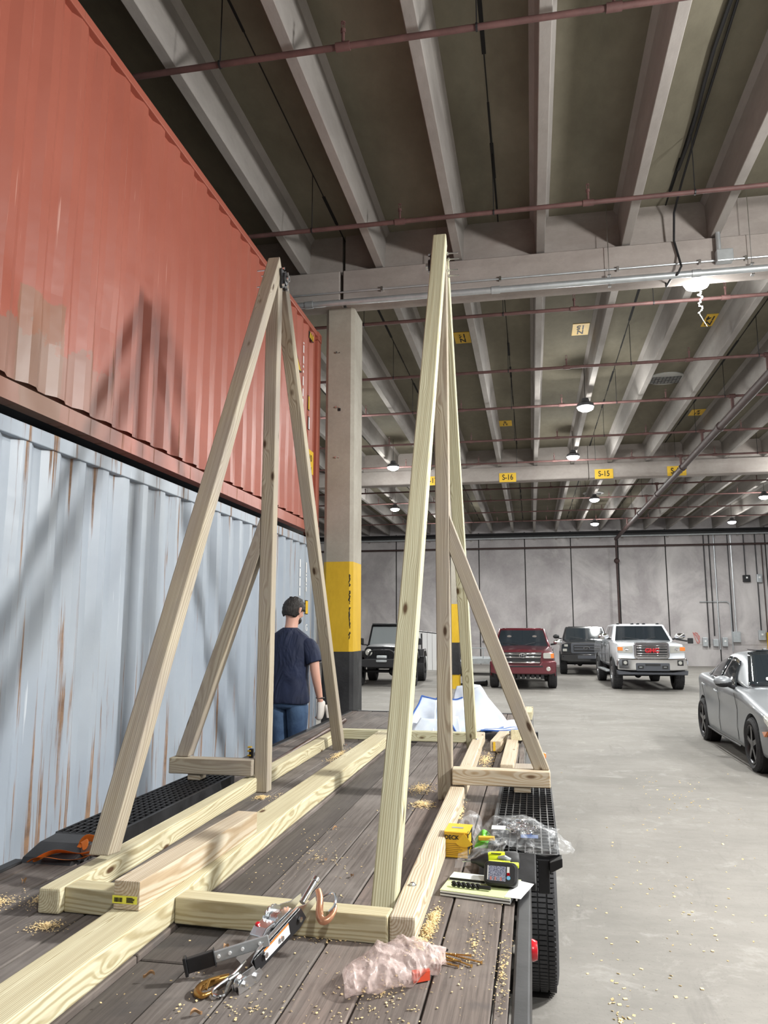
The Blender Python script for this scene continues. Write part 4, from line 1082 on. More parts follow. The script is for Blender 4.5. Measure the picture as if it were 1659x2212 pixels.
# sawdust and chips (uncountable)
msaw = plain('sawdust', (0.80, 0.62, 0.34), 0.9, vary=0.2, scale=60)
def chips(name, label, spots, n, seed, sz=0.006, z=DK, parent=None):
    rn = random.Random(seed); b = MB()
    for _ in range(n):
        cx_, cy_, rx, ry, hh = rn.choice(spots)
        a = rn.random() * 2 * PI; r = abs(rn.gauss(0, 0.5))
        x = cx_ + rx * r * math.cos(a); y = cy_ + ry * r * math.sin(a)
        s_ = sz * rn.uniform(0.4, 1.25)
        Mx = Matrix.Translation((x, y, z + 0.002 + rn.random() * hh * math.exp(-r * r * 2))) @ Matrix.Rotation(rn.random() * 6, 4, 'Z') @ Matrix.Rotation(rn.uniform(-.7, .7), 4, 'X')
        b.cb((0, 0, 0), (s_, s_ * rn.uniform(0.3, 0.9), s_ * 0.22), Mx)
    o = b.build(name, msaw, None, fix=False); o['label'] = label; o['category'] = 'sawdust'; o['kind'] = 'stuff'
    return o
chips('sawdust', 'heap of golden sawdust along the right base timber', [(-0.385, 2.83, 0.03, 0.12, 0.018), (-0.40, 2.72, 0.03, 0.05, 0.018), (-0.38, 2.95, 0.025, 0.12, 0.012)], 2600, 1, 0.0055)
chips('sawdust', 'golden sawdust on the deck by the left near corner of the frame', [(-1.90, 2.86, 0.06, 0.10, 0.014), (-1.72, 2.62, 0.07, 0.06, 0.01), (-2.05, 2.8, .1, .12, .004)], 1500, 2, 0.005)
chips('sawdust', 'sawdust around the foot of the right post', [(-0.75, 5.2, 0.10, 0.22, 0.012), (-0.68, 4.75, 0.08, 0.12, 0.012), (-0.44, 4.6, .03, .2, .004)], 1500, 3, 0.008)
chips('sawdust', 'sawdust around the foot of the left post', [(-1.69, 4.75, 0.05, 0.06, 0.014), (-1.52, 4.82, 0.12, 0.14, 0.006)], 800, 4, 0.007)
chips('sawdust', 'sawdust along the left base timber near its far leg', [(-1.62, 6.4, 0.05, 0.35, 0.008), (-0.40, 6.4, 0.10, 0.5, 0.008)], 900, 5, 0.009)
chips('wood_chips', 'pale wood chips sprinkled over the front of the deck', [(-0.22, 2.75, 0.10, 0.45, 0.002), (-0.45, 2.35, 0.25, 0.30, 0.002), (-0.12, 2.55, 0.03, 0.35, 0.004), (-0.8, 2.2, 0.6, 0.5, 0.001), (-1.0, 3.6, .5, .9, .001), (-0.72, 2.72, .15, .06, .001)], 1100, 6, 0.006)
chips('wood_chips', 'wood crumbs on the concrete floor beside the trailer', [(0.9, 5.5, 0.9, 3.0, 0.001), (1.5, 9.0, 1.0, 3.0, 0.001), (0.35, 4.0, .2, 1.5, .001)], 230, 7, 0.016, 0.0)
mleaf = plain('dry_leaf', (0.42, 0.25, 0.13), 0.8, vary=0.25)
for i, (x, y, s_, lab) in enumerate([(-0.93, 2.13, .035, 'nearest the camera'), (-1.02, 2.56, .035, 'beside the handle tool'), (-2.10, 3.02, .05, 'by the orange strap'), (-1.17, 2.32, .035, 'in the dark plank gap'),
                                     (-0.95, 3.55, .03, 'behind the near crossbeam'), (-0.78, 3.35, .03, 'left of the right near leg'), (-1.05, 4.1, .03, 'in the middle of the deck'), (-0.86, 4.5, .035, 'left of the right post'),
                                     (-0.66, 3.9, .03, 'beside the right near leg, farther back')]):
    rn = random.Random(i * 3 + 1)
    a = rn.random() * 6
    def lf(u, v):
        w_ = math.sin(PI * min(0.999, max(0.001, u))) * 0.42
        return Matrix.Translation((x, y, DK + 0.006)) @ Matrix.Rotation(a, 4, 'Z') @ Vector(((u - .5) * s_, (v - .5) * s_ * w_, s_ * (0.18 * math.sin(u * 5) + 0.5 * abs(v - .5))))
    o = MB().grid(lf, 8, 4).build('dry_leaf', mleaf, None, smooth=True)
    tag(o, 'small curled brown leaf on the planks ' + lab, 'leaf', 'dry leaves on the deck')

# yellow screw box
my = plain('carton_yellow', (0.80, 0.48, 0.03), 0.5)
t = thing('screw_box', 'yellow and black carton of screws with an open tongue flap beside the right base timber', 'box', (-0.35, 3.76, DK), 0)
BM = Matrix.Translation((-0.368, 3.77, DK + 0.001)) @ Matrix.Rotation(-0.10, 4, 'Z')
b = MB(); b.box(-0.055, 0.055, -0.055, 0.055, 0, 0.115, BM); b.build('carton', my, t, bevel=0.002)
b = MB(); b.add([(0.0565, -0.056, 0.0), (0.0565, 0.056, 0.0), (0.0565, 0.056, 0.116), (0.0565, -0.056, 0.116), (0.0545, -0.056, 0.0), (0.0545, 0.056, 0.0), (0.0545, 0.056, 0.116), (0.0545, -0.056, 0.116)], [(0, 1, 2, 3), (4, 5, 6, 7), (0, 1, 5, 4), (2, 3, 7, 6), (1, 2, 6, 5), (0, 3, 7, 4)], BM)
b.build('side_print', M['ink'], t)
b = MB(); b.box(0.057, 0.0575, -0.045, -0.02, 0.055, 0.10, BM); b.box(0.057, 0.0575, -0.01, 0.02, 0.06, 0.10, BM); b.box(0.057, 0.0575, -0.04, 0.03, 0.015, 0.035, BM); b.build('side_panel', M['sign'], t)
b = MB(); b.box(-0.055, 0.06, -0.06, 0.055, 0.0, 0.003, BM @ Matrix.Translation((0, 0, 0.116)) @ Matrix.Rotation(0.10, 4, 'X')); b.build('lid', my, t)
b = MB(); b.lathe([(0, 0), (0.012, 0)], (0, 0, 0), (0, 0, 1), 3) if False else b.box(-0.03, 0.025, -0.008, 0.010, 0.0035, 0.0042, BM @ Matrix.Translation((0, 0, 0.116)) @ Matrix.Rotation(0.10, 4, 'X')); b.build('lid_slot', M['galv'], t)
pl = [(0.056, 0.105), (0.066, 0.055)] ; 
fl = [(-0.035 + 0.001, 0.0)]
b = MB(); pts = [(0.0, 0.0)] + [(0.060 * math.cos(a), 0.060 * math.sin(a)) for a in [(-2.60 + 1.45 * i / 12) for i in range(13)]]
b.prism(pts, 'y', -0.064, -0.062, BM @ Matrix.Translation((0.040, 0, 0.112)) @ Matrix.Rotation(-0.28, 4, 'Y')); b.build('flap', plain('flap_yellow', (0.86, 0.54, 0.03), 0.5), t)
text('DECK', 0.026, BM @ frame((-0.020, -0.0565, 0.088), (1, 0, 0), (0, 0, 1), (0, -1, 0)), M['ink'], 'lettering', t, depth=0.0006, bold=0.0008)
b = MB()
for k in range(7): b.box(-0.048, 0.030 - (k % 3) * 0.01, -0.0562, -0.0555, 0.012 + k * 0.008, 0.0145 + k * 0.008, BM)
b.build('small_print', plain('print_brown', (0.34, 0.19, 0.02), 0.6), t)
# green wrapper and clear bag with chain
mgreen = plain('green_plastic', (0.10, 0.40, 0.03), 0.35, coat=0.3)
o = crumple('green_packet', lambda u, v: (-0.300 + 0.095 * u, 3.74 + 0.17 * v, DK + 0.045 + 0.055 * math.sin(PI * u) * math.sin(PI * v)), 14, 14, mgreen, None, 0.014, 14, 3)
tag(o, 'bright green plastic packet between the yellow carton and the clear bag', 'packet')
o = MB().cb((0, 0, 0), (0.075, 0.022, 0.018), Matrix.Translation((-0.235, 3.75, DK + 0.085)) @ Matrix.Rotation(0.1, 4, 'Z')).build('yellow_tool', M['sign'], bevel=0.004); tag(o, 'small yellow plastic tool end beside the green packet', 'tool')
t = thing('clear_bag', 'large clear plastic bag of chain lying over the right fender grate', 'bag', (-0.09, 3.85, 0.82))
def cb_(u, v):
    x = -0.28 + 0.40 * u + 0.04 * math.sin(v * 6); y = 3.60 + 0.50 * v + 0.05 * math.sin(u * 5)
    h = 0.085 * math.sin(PI * u) ** 0.7 * math.sin(PI * v) ** 0.7
    base_ = 0.826 if x > -0.21 else 0.826 - min(0.06, (-0.21 - x) * 0.8)
    p = Vector((x, y, base_ + h * 0.8)); k = 1 - 2 * abs(noise.noise(p * 13)); k2 = abs(noise.noise(p * 24 + Vector((1, 4, 2))))
    p += noise.noise_vector(p * 9) * 0.022; p.z += 0.014 * k - 0.006 * k2
    p.z = max(p.z, base_)
    return p
MB().grid(cb_, 70, 60).build('film', mclear, t, smooth=True)
def cb2(u, v):
    x = -0.36 + 0.22 * u; y = 3.50 + 0.34 * v
    p = Vector((x, y, 0.775 + 0.07 * u + 0.02 * math.sin(v * 5))); p += noise.noise_vector(p * 16) * 0.022; p.z = max(p.z, DK + 0.003); return p
MB().grid(cb2, 40, 40).build('film', mclear, t, smooth=True)
def cb3(u, v):
    p = Vector((-0.40 + 0.10 * u + 0.02 * v, 3.93 + 0.20 * v, DK + 0.02 + 0.09 * math.sin(PI * u) + 0.01 * v)); p += noise.noise_vector(p * 18) * 0.022; p.z = max(p.z, DK + 0.003); return p
MB().grid(cb3, 24, 24).build('film', mclear, t, smooth=True)
t2 = thing('chain', 'heap of shiny steel chain inside the clear plastic bag', 'chain', (-0.08, 3.92, 0.83))
rn = random.Random(8); b = MB()
for i in range(46):
    c_ = Vector((-0.08 + rn.gauss(0, 0.038), 3.93 + rn.gauss(0, 0.03), 0.838 + abs(rn.gauss(0, 0.014))))
    Mx = Matrix.Translation(c_) @ Matrix.Rotation(rn.random() * 6, 4, 'Z') @ Matrix.Rotation(rn.uniform(-1.2, 1.2), 4, 'X')
    b.tube([(0.015 * math.cos(a * PI / 6), 0.009 * math.sin(a * PI / 6), 0) for a in range(12)], 0.0035, 6, Mx, closed=True)
b.build('links', M['chrome'], t2, smooth=True)
o = MB().cyl((-0.155, 4.02, 0.865), (-0.01, 4.03, 0.868), 0.0075, n=12).build('steel_bolt', M['zinc'], smooth=True); tag(o, 'long bright steel bolt inside the clear bag above the chain', 'bolt')
o = MB().box(-0.08, 0.0, 3.80, 3.86, 0.836, 0.838).build('blue_label', plain('label_blue', (0.02, 0.07, 0.22), 0.5), bevel=0); tag(o, 'dark blue paper label inside the clear plastic bag', 'label')
o = MB().box(-0.215, -0.15, 3.80, 3.87, 0.868, 0.870).build('receipt', M['white']); tag(o, 'white receipt caught under the clear plastic bag', 'paper')

# notepad, papers, phone, drill bit, impact driver
mpad = plain('pad_green', (0.70, 0.80, 0.38), 0.7, vary=0.05); mpap = plain('paper', (0.78, 0.80, 0.78), 0.7)
t = thing('notepad', 'light green writing pad on the deck under the impact driver', 'notepad', (-0.24, 3.30, DK))
pol = [(-0.388, 3.205), (-0.112, 3.150), (-0.074, 3.385), (-0.355, 3.440)]
MB().prism(pol, 'z', DK + 0.001, DK + 0.020).build('pages', mpap, t, bevel=0.001)
MB().prism(pol, 'z', DK + 0.0205, DK + 0.0225).build('cover', mpad, t)
b = MB(); b.prism([(-0.388, 3.203), (-0.112, 3.148), (-0.112, 3.150), (-0.388, 3.205)], 'z', DK + 0.0095, DK + 0.0125); b.build('divider', M['dark'], t)
o = MB().prism([(-0.135, 3.162), (-0.072, 3.150), (-0.022, 3.335), (-0.095, 3.375)], 'z', DK + 0.0235, DK + 0.0242).build('paper_sheet', M['white']); tag(o, 'folded white sheet sticking out from the pad over the trailer rail', 'paper')
t = thing('mobile_phone', 'white phone with a black edge lying on the writing pad', 'phone', (-0.29, 3.34, DK + 0.022))
PM = Matrix.Translation((-0.285, 3.345, DK + 0.031)) @ Matrix.Rotation(-0.16, 4, 'Z')
MB().box(-0.075, 0.075, -0.037, 0.037, -0.0075, 0.004, PM).build('case', M['black'], t, bevel=0.006)
MB().box(-0.073, 0.073, -0.035, 0.035, 0.004, 0.0052, PM).build('back', mpap, t, bevel=0.0005)
MB().box(-0.076, 0.076, -0.0385, 0.0385, -0.009, -0.005, PM).build('bumper', mpap, t, bevel=0.0015)
t = thing('auger_bit', 'thick black twist drill bit lying on the pad', 'drill bit', (-0.28, 3.24, DK + 0.023))
b = MB()
for ph in (0, PI): b.tube([Vector((-0.345 + 0.11 * i / 60, 3.248 - 0.02 * i / 60 + 0.0055 * math.cos(i * 0.3 + ph), DK + 0.0345 + 0.0055 * math.sin(i * 0.3 + ph))) for i in range(61)], 0.0055, 8)
b.build('flutes', M['dark'], t, smooth=True)
MB().cyl((-0.235, 3.228, DK + 0.0335), (-0.19, 3.22, DK + 0.0335), 0.0075, n=12).build('shank', M['dark'], t, smooth=True)
mlime = plain('lime_plastic', (0.62, 0.72, 0.02), 0.38, coat=0.2)
t = thing('impact_driver', 'lime green and black cordless impact driver lying on its side behind the battery', 'power tool', (-0.17, 3.42, DK))
cz_ = DK + 0.070; cy_ = 3.46
b = MB().lathe([(0.0, 0.0), (0.008, 0.0), (0.010, 0.012), (0.012, 0.02), (0.014, 0.024), (0.026, 0.045), (0.033, 0.062), (0.034, 0.075)], (-0.285, cy_, cz_ - 0.006), (1, 0.05, 0.03), 28); b.build('nose', M['black'], t, smooth=True)
b = MB().lathe([(0.0, 0), (0.0035, 0), (0.0035, 0.04), (0.0, 0.04)], (-0.322, cy_ - 0.002, cz_ - 0.008), (1, 0.05, 0.03), 8); b.build('bit', M['zinc'], t, smooth=True)
b = MB().lathe([(0.033, 0.0), (0.037, 0.01), (0.038, 0.05), (0.036, 0.085), (0.034, 0.09)], (-0.212, cy_ + 0.004, cz_ - 0.003), (1, 0.05, 0.03), 28); b.build('motor_housing', mlime, t, smooth=True)
b = MB().lathe([(0.0375, 0.0), (0.039, 0.012), (0.038, 0.045), (0.030, 0.058), (0.0, 0.060)], (-0.140, cy_ + 0.008, cz_ - 0.001), (1, 0.05, 0.03), 28); b.build('rear_grip', plain('grip_dark', (0.04, 0.04, 0.042), 0.6), t, smooth=True)
b = MB(); b.tube([(-0.165, 3.45, cz_ - 0.01), (-0.160, 3.41, cz_ - 0.02), (-0.150, 3.36, cz_ - 0.024), (-0.145, 3.325, cz_ - 0.022)], [0.022, 0.021, 0.022, 0.030], 14); b.build('handle', M['black'], t, smooth=True)
b = MB(); b.box(-0.205, -0.115, 3.355, 3.372, cz_ + 0.012, cz_ + 0.028); b.box(-0.205, -0.150, 3.30, 3.36, cz_ + 0.022, cz_ + 0.030); b.box(-0.115, -0.080, 3.30, 3.345, cz_ + 0.018, cz_ + 0.032); b.build('trim', mlime, t, bevel=0.004)
b = MB(); b.tube([(-0.168, 3.43, cz_ + 0.022), (-0.140, 3.425, cz_ + 0.024), (-0.115, 3.425, cz_ + 0.018)], [0.006, 0.011, 0.005], 8); b.build('trigger', M['galv'], t, smooth=True)
text('ONE', 0.013, frame((-0.172, cy_ - 0.020, cz_ + 0.0335), (1, 0.05, 0.0), (0, 0.75, 0.66), (0, -0.66, 0.75)), M['ink'], 'lettering', t, depth=0.0004, sx=1.5, bold=0.0006) if False else None
b = MB(); b.box(-0.198, -0.155, cy_ - 0.018, cy_ - 0.012, cz_ + 0.0325, cz_ + 0.0345); b.build('name_plate', M['ink'], t)
# battery foot facing the camera
BX, BY = -0.150, 3.285
BT = Matrix.Translation((BX, BY, DK + 0.068)) @ Matrix.Rotation(0.05, 4, 'Y') @ Matrix.Rotation(-0.42, 4, 'X') @ Matrix.Rotation(-0.10, 4, 'Z')
def rrect(w_, h_, r, n=5):
    o_ = []
    for (sx_, sz_, a0) in ((1, 1, 0), (-1, 1, PI / 2), (-1, -1, PI), (1, -1, 1.5 * PI)):
        for k in range(n + 1):
            a = a0 + PI / 2 * k / n; o_.append((sx_ * (w_ - r) + r * math.cos(a), sz_ * (h_ - r) + r * math.sin(a)))
    return o_
b = MB(); b.prism(rrect(0.066, 0.044, 0.020), 'y', -0.026, 0.034, BT); b.build('battery', M['black'], t, bevel=0.006)
b = MB(); b.prism(rrect(0.060, 0.038, 0.018), 'y', -0.030, -0.026, BT); b.build('battery_face', plain('battery_dark', (0.03, 0.03, 0.033), 0.4), t, bevel=0.002)
ml, nt, bz = nm('battery_label'); q = N(nt)
vo = q.noise(q.coord(), 260, 2, 0.8)
q.l(q.ramp(vo, [(0.46, (0.10, 0.11, 0.18)), (0.54, (0.36, 0.38, 0.50))]), bz.inputs['Base Color']); bz.inputs['Roughness'].default_value = 0.5
b = MB(); b.box(-0.047, 0.022, -0.0312, -0.0304, -0.028, 0.026, BT); b.build('label', ml, t)
b = MB()
for xx in (-0.040, -0.022, 0.000): b.box(xx, xx + 0.006, -0.0318, -0.0312, -0.026, -0.026 + 0.012, BT)
b.build('label_mark', plain('label_salmon', (0.55, 0.20, 0.18), 0.5), t)
b = MB(); b.box(0.026, 0.036, -0.0318, -0.0304, 0.004, 0.026, BT); b.box(-0.0515, -0.0480, -0.0318, -0.0304, -0.026, 0.026, BT); b.build('label_mark', M['white'], t)
MB().lathe([(0.0075, 0), (0.0075, 0.0015), (0, 0.0015)], BT @ Vector((0.033, -0.0305, -0.014)), BT.to_3x3() @ Vector((0, -1, 0)), 18).build('label_mark', plain('icon_blue', (0.20, 0.50, 0.75), 0.4), t)
MB().lathe([(0.006, 0), (0.006, 0.0015), (0.004, 0.0015), (0.004, 0)], BT @ Vector((0.032, -0.0305, -0.001)), BT.to_3x3() @ Vector((0, -1, 0)), 18).build('label_mark', M['red'], t)

# white woven bulk bag with blue trim at the far end of the deck
mbag, nt, bz = nm('woven_bag'); q = N(nt)
bz.inputs['Base Color'].default_value = (0.66, 0.74, 0.86, 1); bz.inputs['Roughness'].default_value = 0.45
nn = q.noise(q.coord(), 3.0, 4); q.l(q.ramp(nn, [(0.35, (0.60, 0.68, 0.80)), (0.65, (0.82, 0.86, 0.93))]), bz.inputs['Base Color'])
mblue = plain('blue_trim', (0.05, 0.13, 0.42), 0.6)
t = thing('bulk_bag', 'collapsed white woven bag with blue stitched edges at the far end of the deck', 'bag', (-0.8, 8.0, DK))
def sheet(cs, nu, nv, amp, seed, name='fabric', mat=mbag, sag=0.0, crease=0.0):
    a, b_, c_, d_ = [Vector(x) for x in cs]
    def fn(u, v):
        p = (a * (1 - u) + b_ * u) * (1 - v) + (d_ * (1 - u) + c_ * u) * v
        p += noise.noise_vector(p * 3.2 + Vector((seed, 0, 0))) * amp * (0.4 + 0.6 * math.sin(PI * u)) + noise.noise_vector(p * 9 + Vector((0, seed, 0))) * amp * 0.25
        p.z -= sag * math.sin(PI * u) * math.sin(PI * v)
        p.z = max(p.z, DK + 0.006)
        return p
    MB().grid(fn, nu, nv).build(name, mat, t, smooth=True, solid=0.004)
    return fn
def trim(fn, uv, r=0.009):
    MB().tube([fn(u, v) + Vector((0, -0.004, 0.0)) for u, v in uv], r, 6).build('blue_trim', mblue, t, smooth=True)
L_ = lambda a, b_, n=10: [(a[0] + (b_[0] - a[0]) * i / n, a[1] + (b_[1] - a[1]) * i / n) for i in range(n + 1)]
f1 = sheet([(-1.28, 7.62, DK + .01), (-0.97, 7.62, DK + .06), (-0.96, 7.90, 1.10), (-1.12, 7.90, 1.125)], 16, 16, 0.05, 1); trim(f1, L_((0, 0), (0, 1)) + L_((0, 1), (1, 1)))
f2 = sheet([(-1.0, 7.66, DK + .04), (-0.60, 7.60, DK + .02), (-0.70, 7.92, 1.12), (-0.98, 7.92, 1.09)], 18, 16, 0.06, 2); trim(f2, L_((0, 1), (1, 1)))
f3 = sheet([(-0.95, 8.2, DK + .01), (-0.20, 8.1, DK + .01), (-0.56, 8.25, 1.21), (-0.80, 8.25, 1.20)], 18, 16, 0.05, 3)
f4 = sheet([(-0.66, 7.62, DK + .02), (-0.30, 7.72, DK + .10), (-0.55, 8.02, 1.21), (-0.68, 8.0, 1.14)], 14, 16, 0.03, 4); trim(f4, L_((0, 0), (1, 0)))
f5 = sheet([(-0.60, 7.50, DK + .08), (-0.14, 7.55, DK + .10), (-0.16, 8.10, DK + .12), (-0.60, 8.10, DK + .14)], 20, 18, 0.06, 5); trim(f5, L_((0.2, 0), (1, 0.05))); trim(f5, L_((0.3, 0.25), (1, 0.3)), 0.007)
f6 = sheet([(-1.20, 7.60, DK + .02), (-0.88, 7.62, DK + .02), (-0.90, 7.68, DK + .17), (-1.10, 7.66, DK + .18)], 12, 8, 0.02, 6)
f7 = sheet([(-0.90, 7.58, DK + .02), (-0.68, 7.56, DK + .01), (-0.74, 7.66, DK + .20), (-0.86, 7.66, DK + .20)], 12, 8, 0.03, 7); trim(f7, L_((0.1, 1), (1, 0)))

# ================================================================ PERSON
PS = 1.185        # body drawn at 1.8 m, scaled to the size the photo shows
per = thing('person', 'man seen from behind in a navy T-shirt and jeans, head bowed, beside the grey container', 'person', (-2.565, 7.98, 0), 0)
per.scale = (PS, PS, PS); per.rotation_euler = (0, 0, -0.12)
bpy.context.view_layer.update()
def skin(name, verts, edges, radii, mat, sub=2, root=0, parent=per):
    me = bpy.data.meshes.new(name); me.from_pydata(verts, edges, []); o = bpy.data.objects.new(name, me); C.objects.link(o)
    m = o.modifiers.new('s', 'SKIN'); m.use_smooth_shade = True
    for i, r in enumerate(radii):
        sv = me.skin_vertices[0].data[i]; sv.radius = r if isinstance(r, tuple) else (r, r); sv.use_root = (i == root)
    mm = o.modifiers.new('u', 'SUBSURF'); mm.levels = sub; mm.render_levels = sub
    me.materials.append(mat)
    bpy.context.view_layer.update(); baked(o)
    for p in o.data.polygons: p.use_smooth = True
    if len(o.data.materials) == 0: o.data.materials.append(mat)
    o.parent = parent
    return o
mskin = plain('skin', (0.60, 0.33, 0.25), 0.55, vary=0.08)
mnavy, nt, bz = nm('navy_shirt'); q = N(nt)
q.l(q.ramp(q.noise(q.coord(), 5, 4), [(0.35, (0.005, 0.010, 0.034)), (0.7, (0.010, 0.018, 0.055))]), bz.inputs['Base Color']); bz.inputs['Roughness'].default_value = 0.75
q.bump(q.noise(q.coord((1, 1, 0.45)), 7, 3, 0.5, 0.8), 1.0, 0.06, bz)
mjean, nt, bz = nm('denim'); q = N(nt)
q.l(q.ramp(q.noise(q.coord(), 7, 5), [(0.35, (0.022, 0.050, 0.115)), (0.7, (0.06, 0.11, 0.20))]), bz.inputs['Base Color']); bz.inputs['Roughness'].default_value = 0.85
q.bump(q.noise(q.coord(), 9, 3), 0.5, 0.02, bz)
mhair, nt, bz = nm('dark_hair'); q = N(nt)
bz.inputs['Base Color'].default_value = (0.014, 0.010, 0.008, 1); bz.inputs['Roughness'].default_value = 0.55
q.bump(q.noise(q.coord((90, 90, 18)), 1.0, 3), 1.0, 0.02, bz)
# front of the body is +y (away from the camera)
V = []; E_ = []; R_ = []
def pv(p, r, link=None):
    V.append(p); R_.append(r)
    if link is not None: E_.append((link, len(V) - 1))
    return len(V) - 1
pel = pv((0, 0, 0.97), (0.155, 0.105))
sp1 = pv((0, 0.005, 1.12), (0.145, 0.10), pel)
sp2 = pv((0, 0.0, 1.27), (0.165, 0.11), sp1)
sp3 = pv((0, 0.0, 1.385), (0.135, 0.080), sp2)
nk = pv((0, 0.01, 1.49), (0.062, 0.06), sp3)
nk2 = pv((0.005, 0.03, 1.555), (0.056, 0.058), nk)
hd = pv((0.012, 0.055, 1.64), (0.074, 0.088), nk2)
hd2 = pv((0.015, 0.06, 1.72), (0.070, 0.085), hd)
hands = {}
for s_, arm in ((1, [(0.190, -0.005, 1.390), (0.245, -0.01, 1.28), (0.270, -0.03, 1.13), (0.285, 0.0, 1.00), (0.290, 0.045, 0.885)]),
                (-1, [(-0.172, -0.005, 1.385), (-0.192, -0.02, 1.27), (-0.196, -0.06, 1.13), (-0.192, -0.08, 1.00), (-0.190, -0.09, 0.885)])):
    last = sp3
    for p, r in zip(arm, (0.058, 0.050, 0.044, 0.038, 0.027)): last = pv(p, r, last)
    palm = pv((arm[-1][0], arm[-1][1] + 0.02, arm[-1][2] - 0.06), (0.020, 0.040), last)
    hands[s_] = palm
for s_ in (1, -1):
    h = pv((s_ * 0.095, 0, 0.90), (0.088, 0.098), pel)
    k = pv((s_ * 0.082, 0.02, 0.68), 0.070, h); k = pv((s_ * 0.080, 0.025, 0.50), 0.054, k); k = pv((s_ * 0.080, -0.01, 0.33), 0.052, k); k = pv((s_ * 0.080, -0.02, 0.10), 0.038, k)
    k = pv((s_ * 0.082, 0.01, 0.045), 0.04, k); pv((s_ * 0.088, 0.12, 0.032), (0.038, 0.028), k)
body = skin('body', V, E_, R_, mskin)
# fingers and thumbs
for s_ in (1, -1):
    bx, by, bz0 = V[hands[s_]]
    for i, (oy, L) in enumerate(((-0.030, 0.066), (-0.010, 0.078), (0.011, 0.074), (0.030, 0.060))):
        y0 = by + oy
        pts = [(bx, y0, bz0 + 0.01), (bx, y0 + 0.002, bz0 - 0.03), (bx - s_ * 0.008, y0 + 0.004, bz0 - 0.03 - L * 0.45), (bx - s_ * 0.026, y0 + 0.004, bz0 - 0.03 - L * 0.78), (bx - s_ * 0.046, y0 + 0.002, bz0 - 0.03 - L * 0.86)]
        skin('finger', pts, [(0, 1), (1, 2), (2, 3), (3, 4)], [0.009, 0.0092, 0.0085, 0.0078, 0.0065], mskin if s_ < 0 else mskin, 1)
    pts = [(bx - s_ * 0.004, by + 0.030, bz0 + 0.025), (bx - s_ * 0.015, by + 0.052, bz0 - 0.010), (bx - s_ * 0.022, by + 0.058, bz0 - 0.042), (bx - s_ * 0.024, by + 0.052, bz0 - 0.062)]
    skin('thumb', pts, [(0, 1), (1, 2), (2, 3)], [0.012, 0.011, 0.0095, 0.008], mskin, 1)
# face, ears
hM = Matrix.Translation((0.014, 0.060, 1.685)) @ Matrix.Rotation(-0.42, 4, 'Z') @ Matrix.Rotation(-0.28, 4, 'X')   # +y of hM = face direction, turned right and down
b = MB(); b.ball((0, 0, 0.0), (0.077, 0.094, 0.105), 24, 16, hM); b.ball((0, 0.040, -0.070), (0.052, 0.050, 0.048), 18, 12, hM); b.build('head', mskin, per, local=True, smooth=True)
b = MB(); b.tube([(0, 0.088, 0.012), (0, 0.108, -0.018), (0, 0.102, -0.030)], [0.008, 0.014, 0.009], 10, hM); b.build('nose', mskin, per, local=True, smooth=True)
b = MB()
for s_ in (1, -1): b.ball((s_ * 0.030, 0.080, 0.012), (0.013, 0.010, 0.008), 10, 8, hM)
b.build('eyes', M['white'], per, local=True, smooth=True)
b = MB(); b.ball((0, 0.088, -0.055), (0.024, 0.008, 0.007), 12, 8, hM); b.build('mouth', plain('lips', (0.5, 0.2, 0.18), 0.5), per, local=True, smooth=True)
for s_ in (1, -1):
    b = MB(); b.tube([(s_ * 0.076, 0.004, -0.036), (s_ * 0.090, -0.010, -0.016), (s_ * 0.094, -0.014, 0.010), (s_ * 0.084, 0.002, 0.022)], [0.009, 0.013, 0.014, 0.009], 10, hM); b.build('ear', mskin, per, local=True, smooth=True)
# hair cap and beard
vs = []; nu, nv = 36, 20
for j in range(nv + 1):
    for i in range(nu):
        p = 2 * PI * i / nu; t_ = PI * 0.70 * j / nv
        d = Vector((math.sin(t_) * math.cos(p), math.sin(t_) * math.sin(p), math.cos(t_)))
        front = max(0, d.y)
        lim = 1.0 - 0.46 * front
        lim -= 0.22 * max(0.0, 1 - abs(p - 0.25) / 0.75) + 0.22 * max(0.0, 1 - abs(p - 2.89) / 0.75)
        t2_ = t_ * lim
        d = Vector((math.sin(t2_) * math.cos(p), math.sin(t2_) * math.sin(p), math.cos(t2_)))
        k = 1.03 + 0.06 * noise.noise(d * 5) + 0.06 * noise.noise(d * 13) + 0.05 * noise.noise(Vector((d.x * 40, d.y * 40, d.z * 8)))
        tk = 1.13 if t2_ < 1.9 else 1.13 - (t2_ - 1.9) * 0.16
        vs.append(hM @ Vector((d.x * 0.079 * k * tk, d.y * 0.097 * k * tk - 0.004, d.z * 0.107 * k * 1.12)))
fs = [(j * nu + i, j * nu + (i + 1) % nu, (j + 1) * nu + (i + 1) % nu, (j + 1) * nu + i) for j in range(nv) for i in range(nu)]
MB().add(vs, fs).build('hair', mhair, per, local=True, smooth=True, solid=0.006)
b = MB(); b.ball((0, 0.048, -0.078), (0.057, 0.052, 0.043), 18, 12, hM); b.build('beard', mhair, per, local=True, smooth=True)
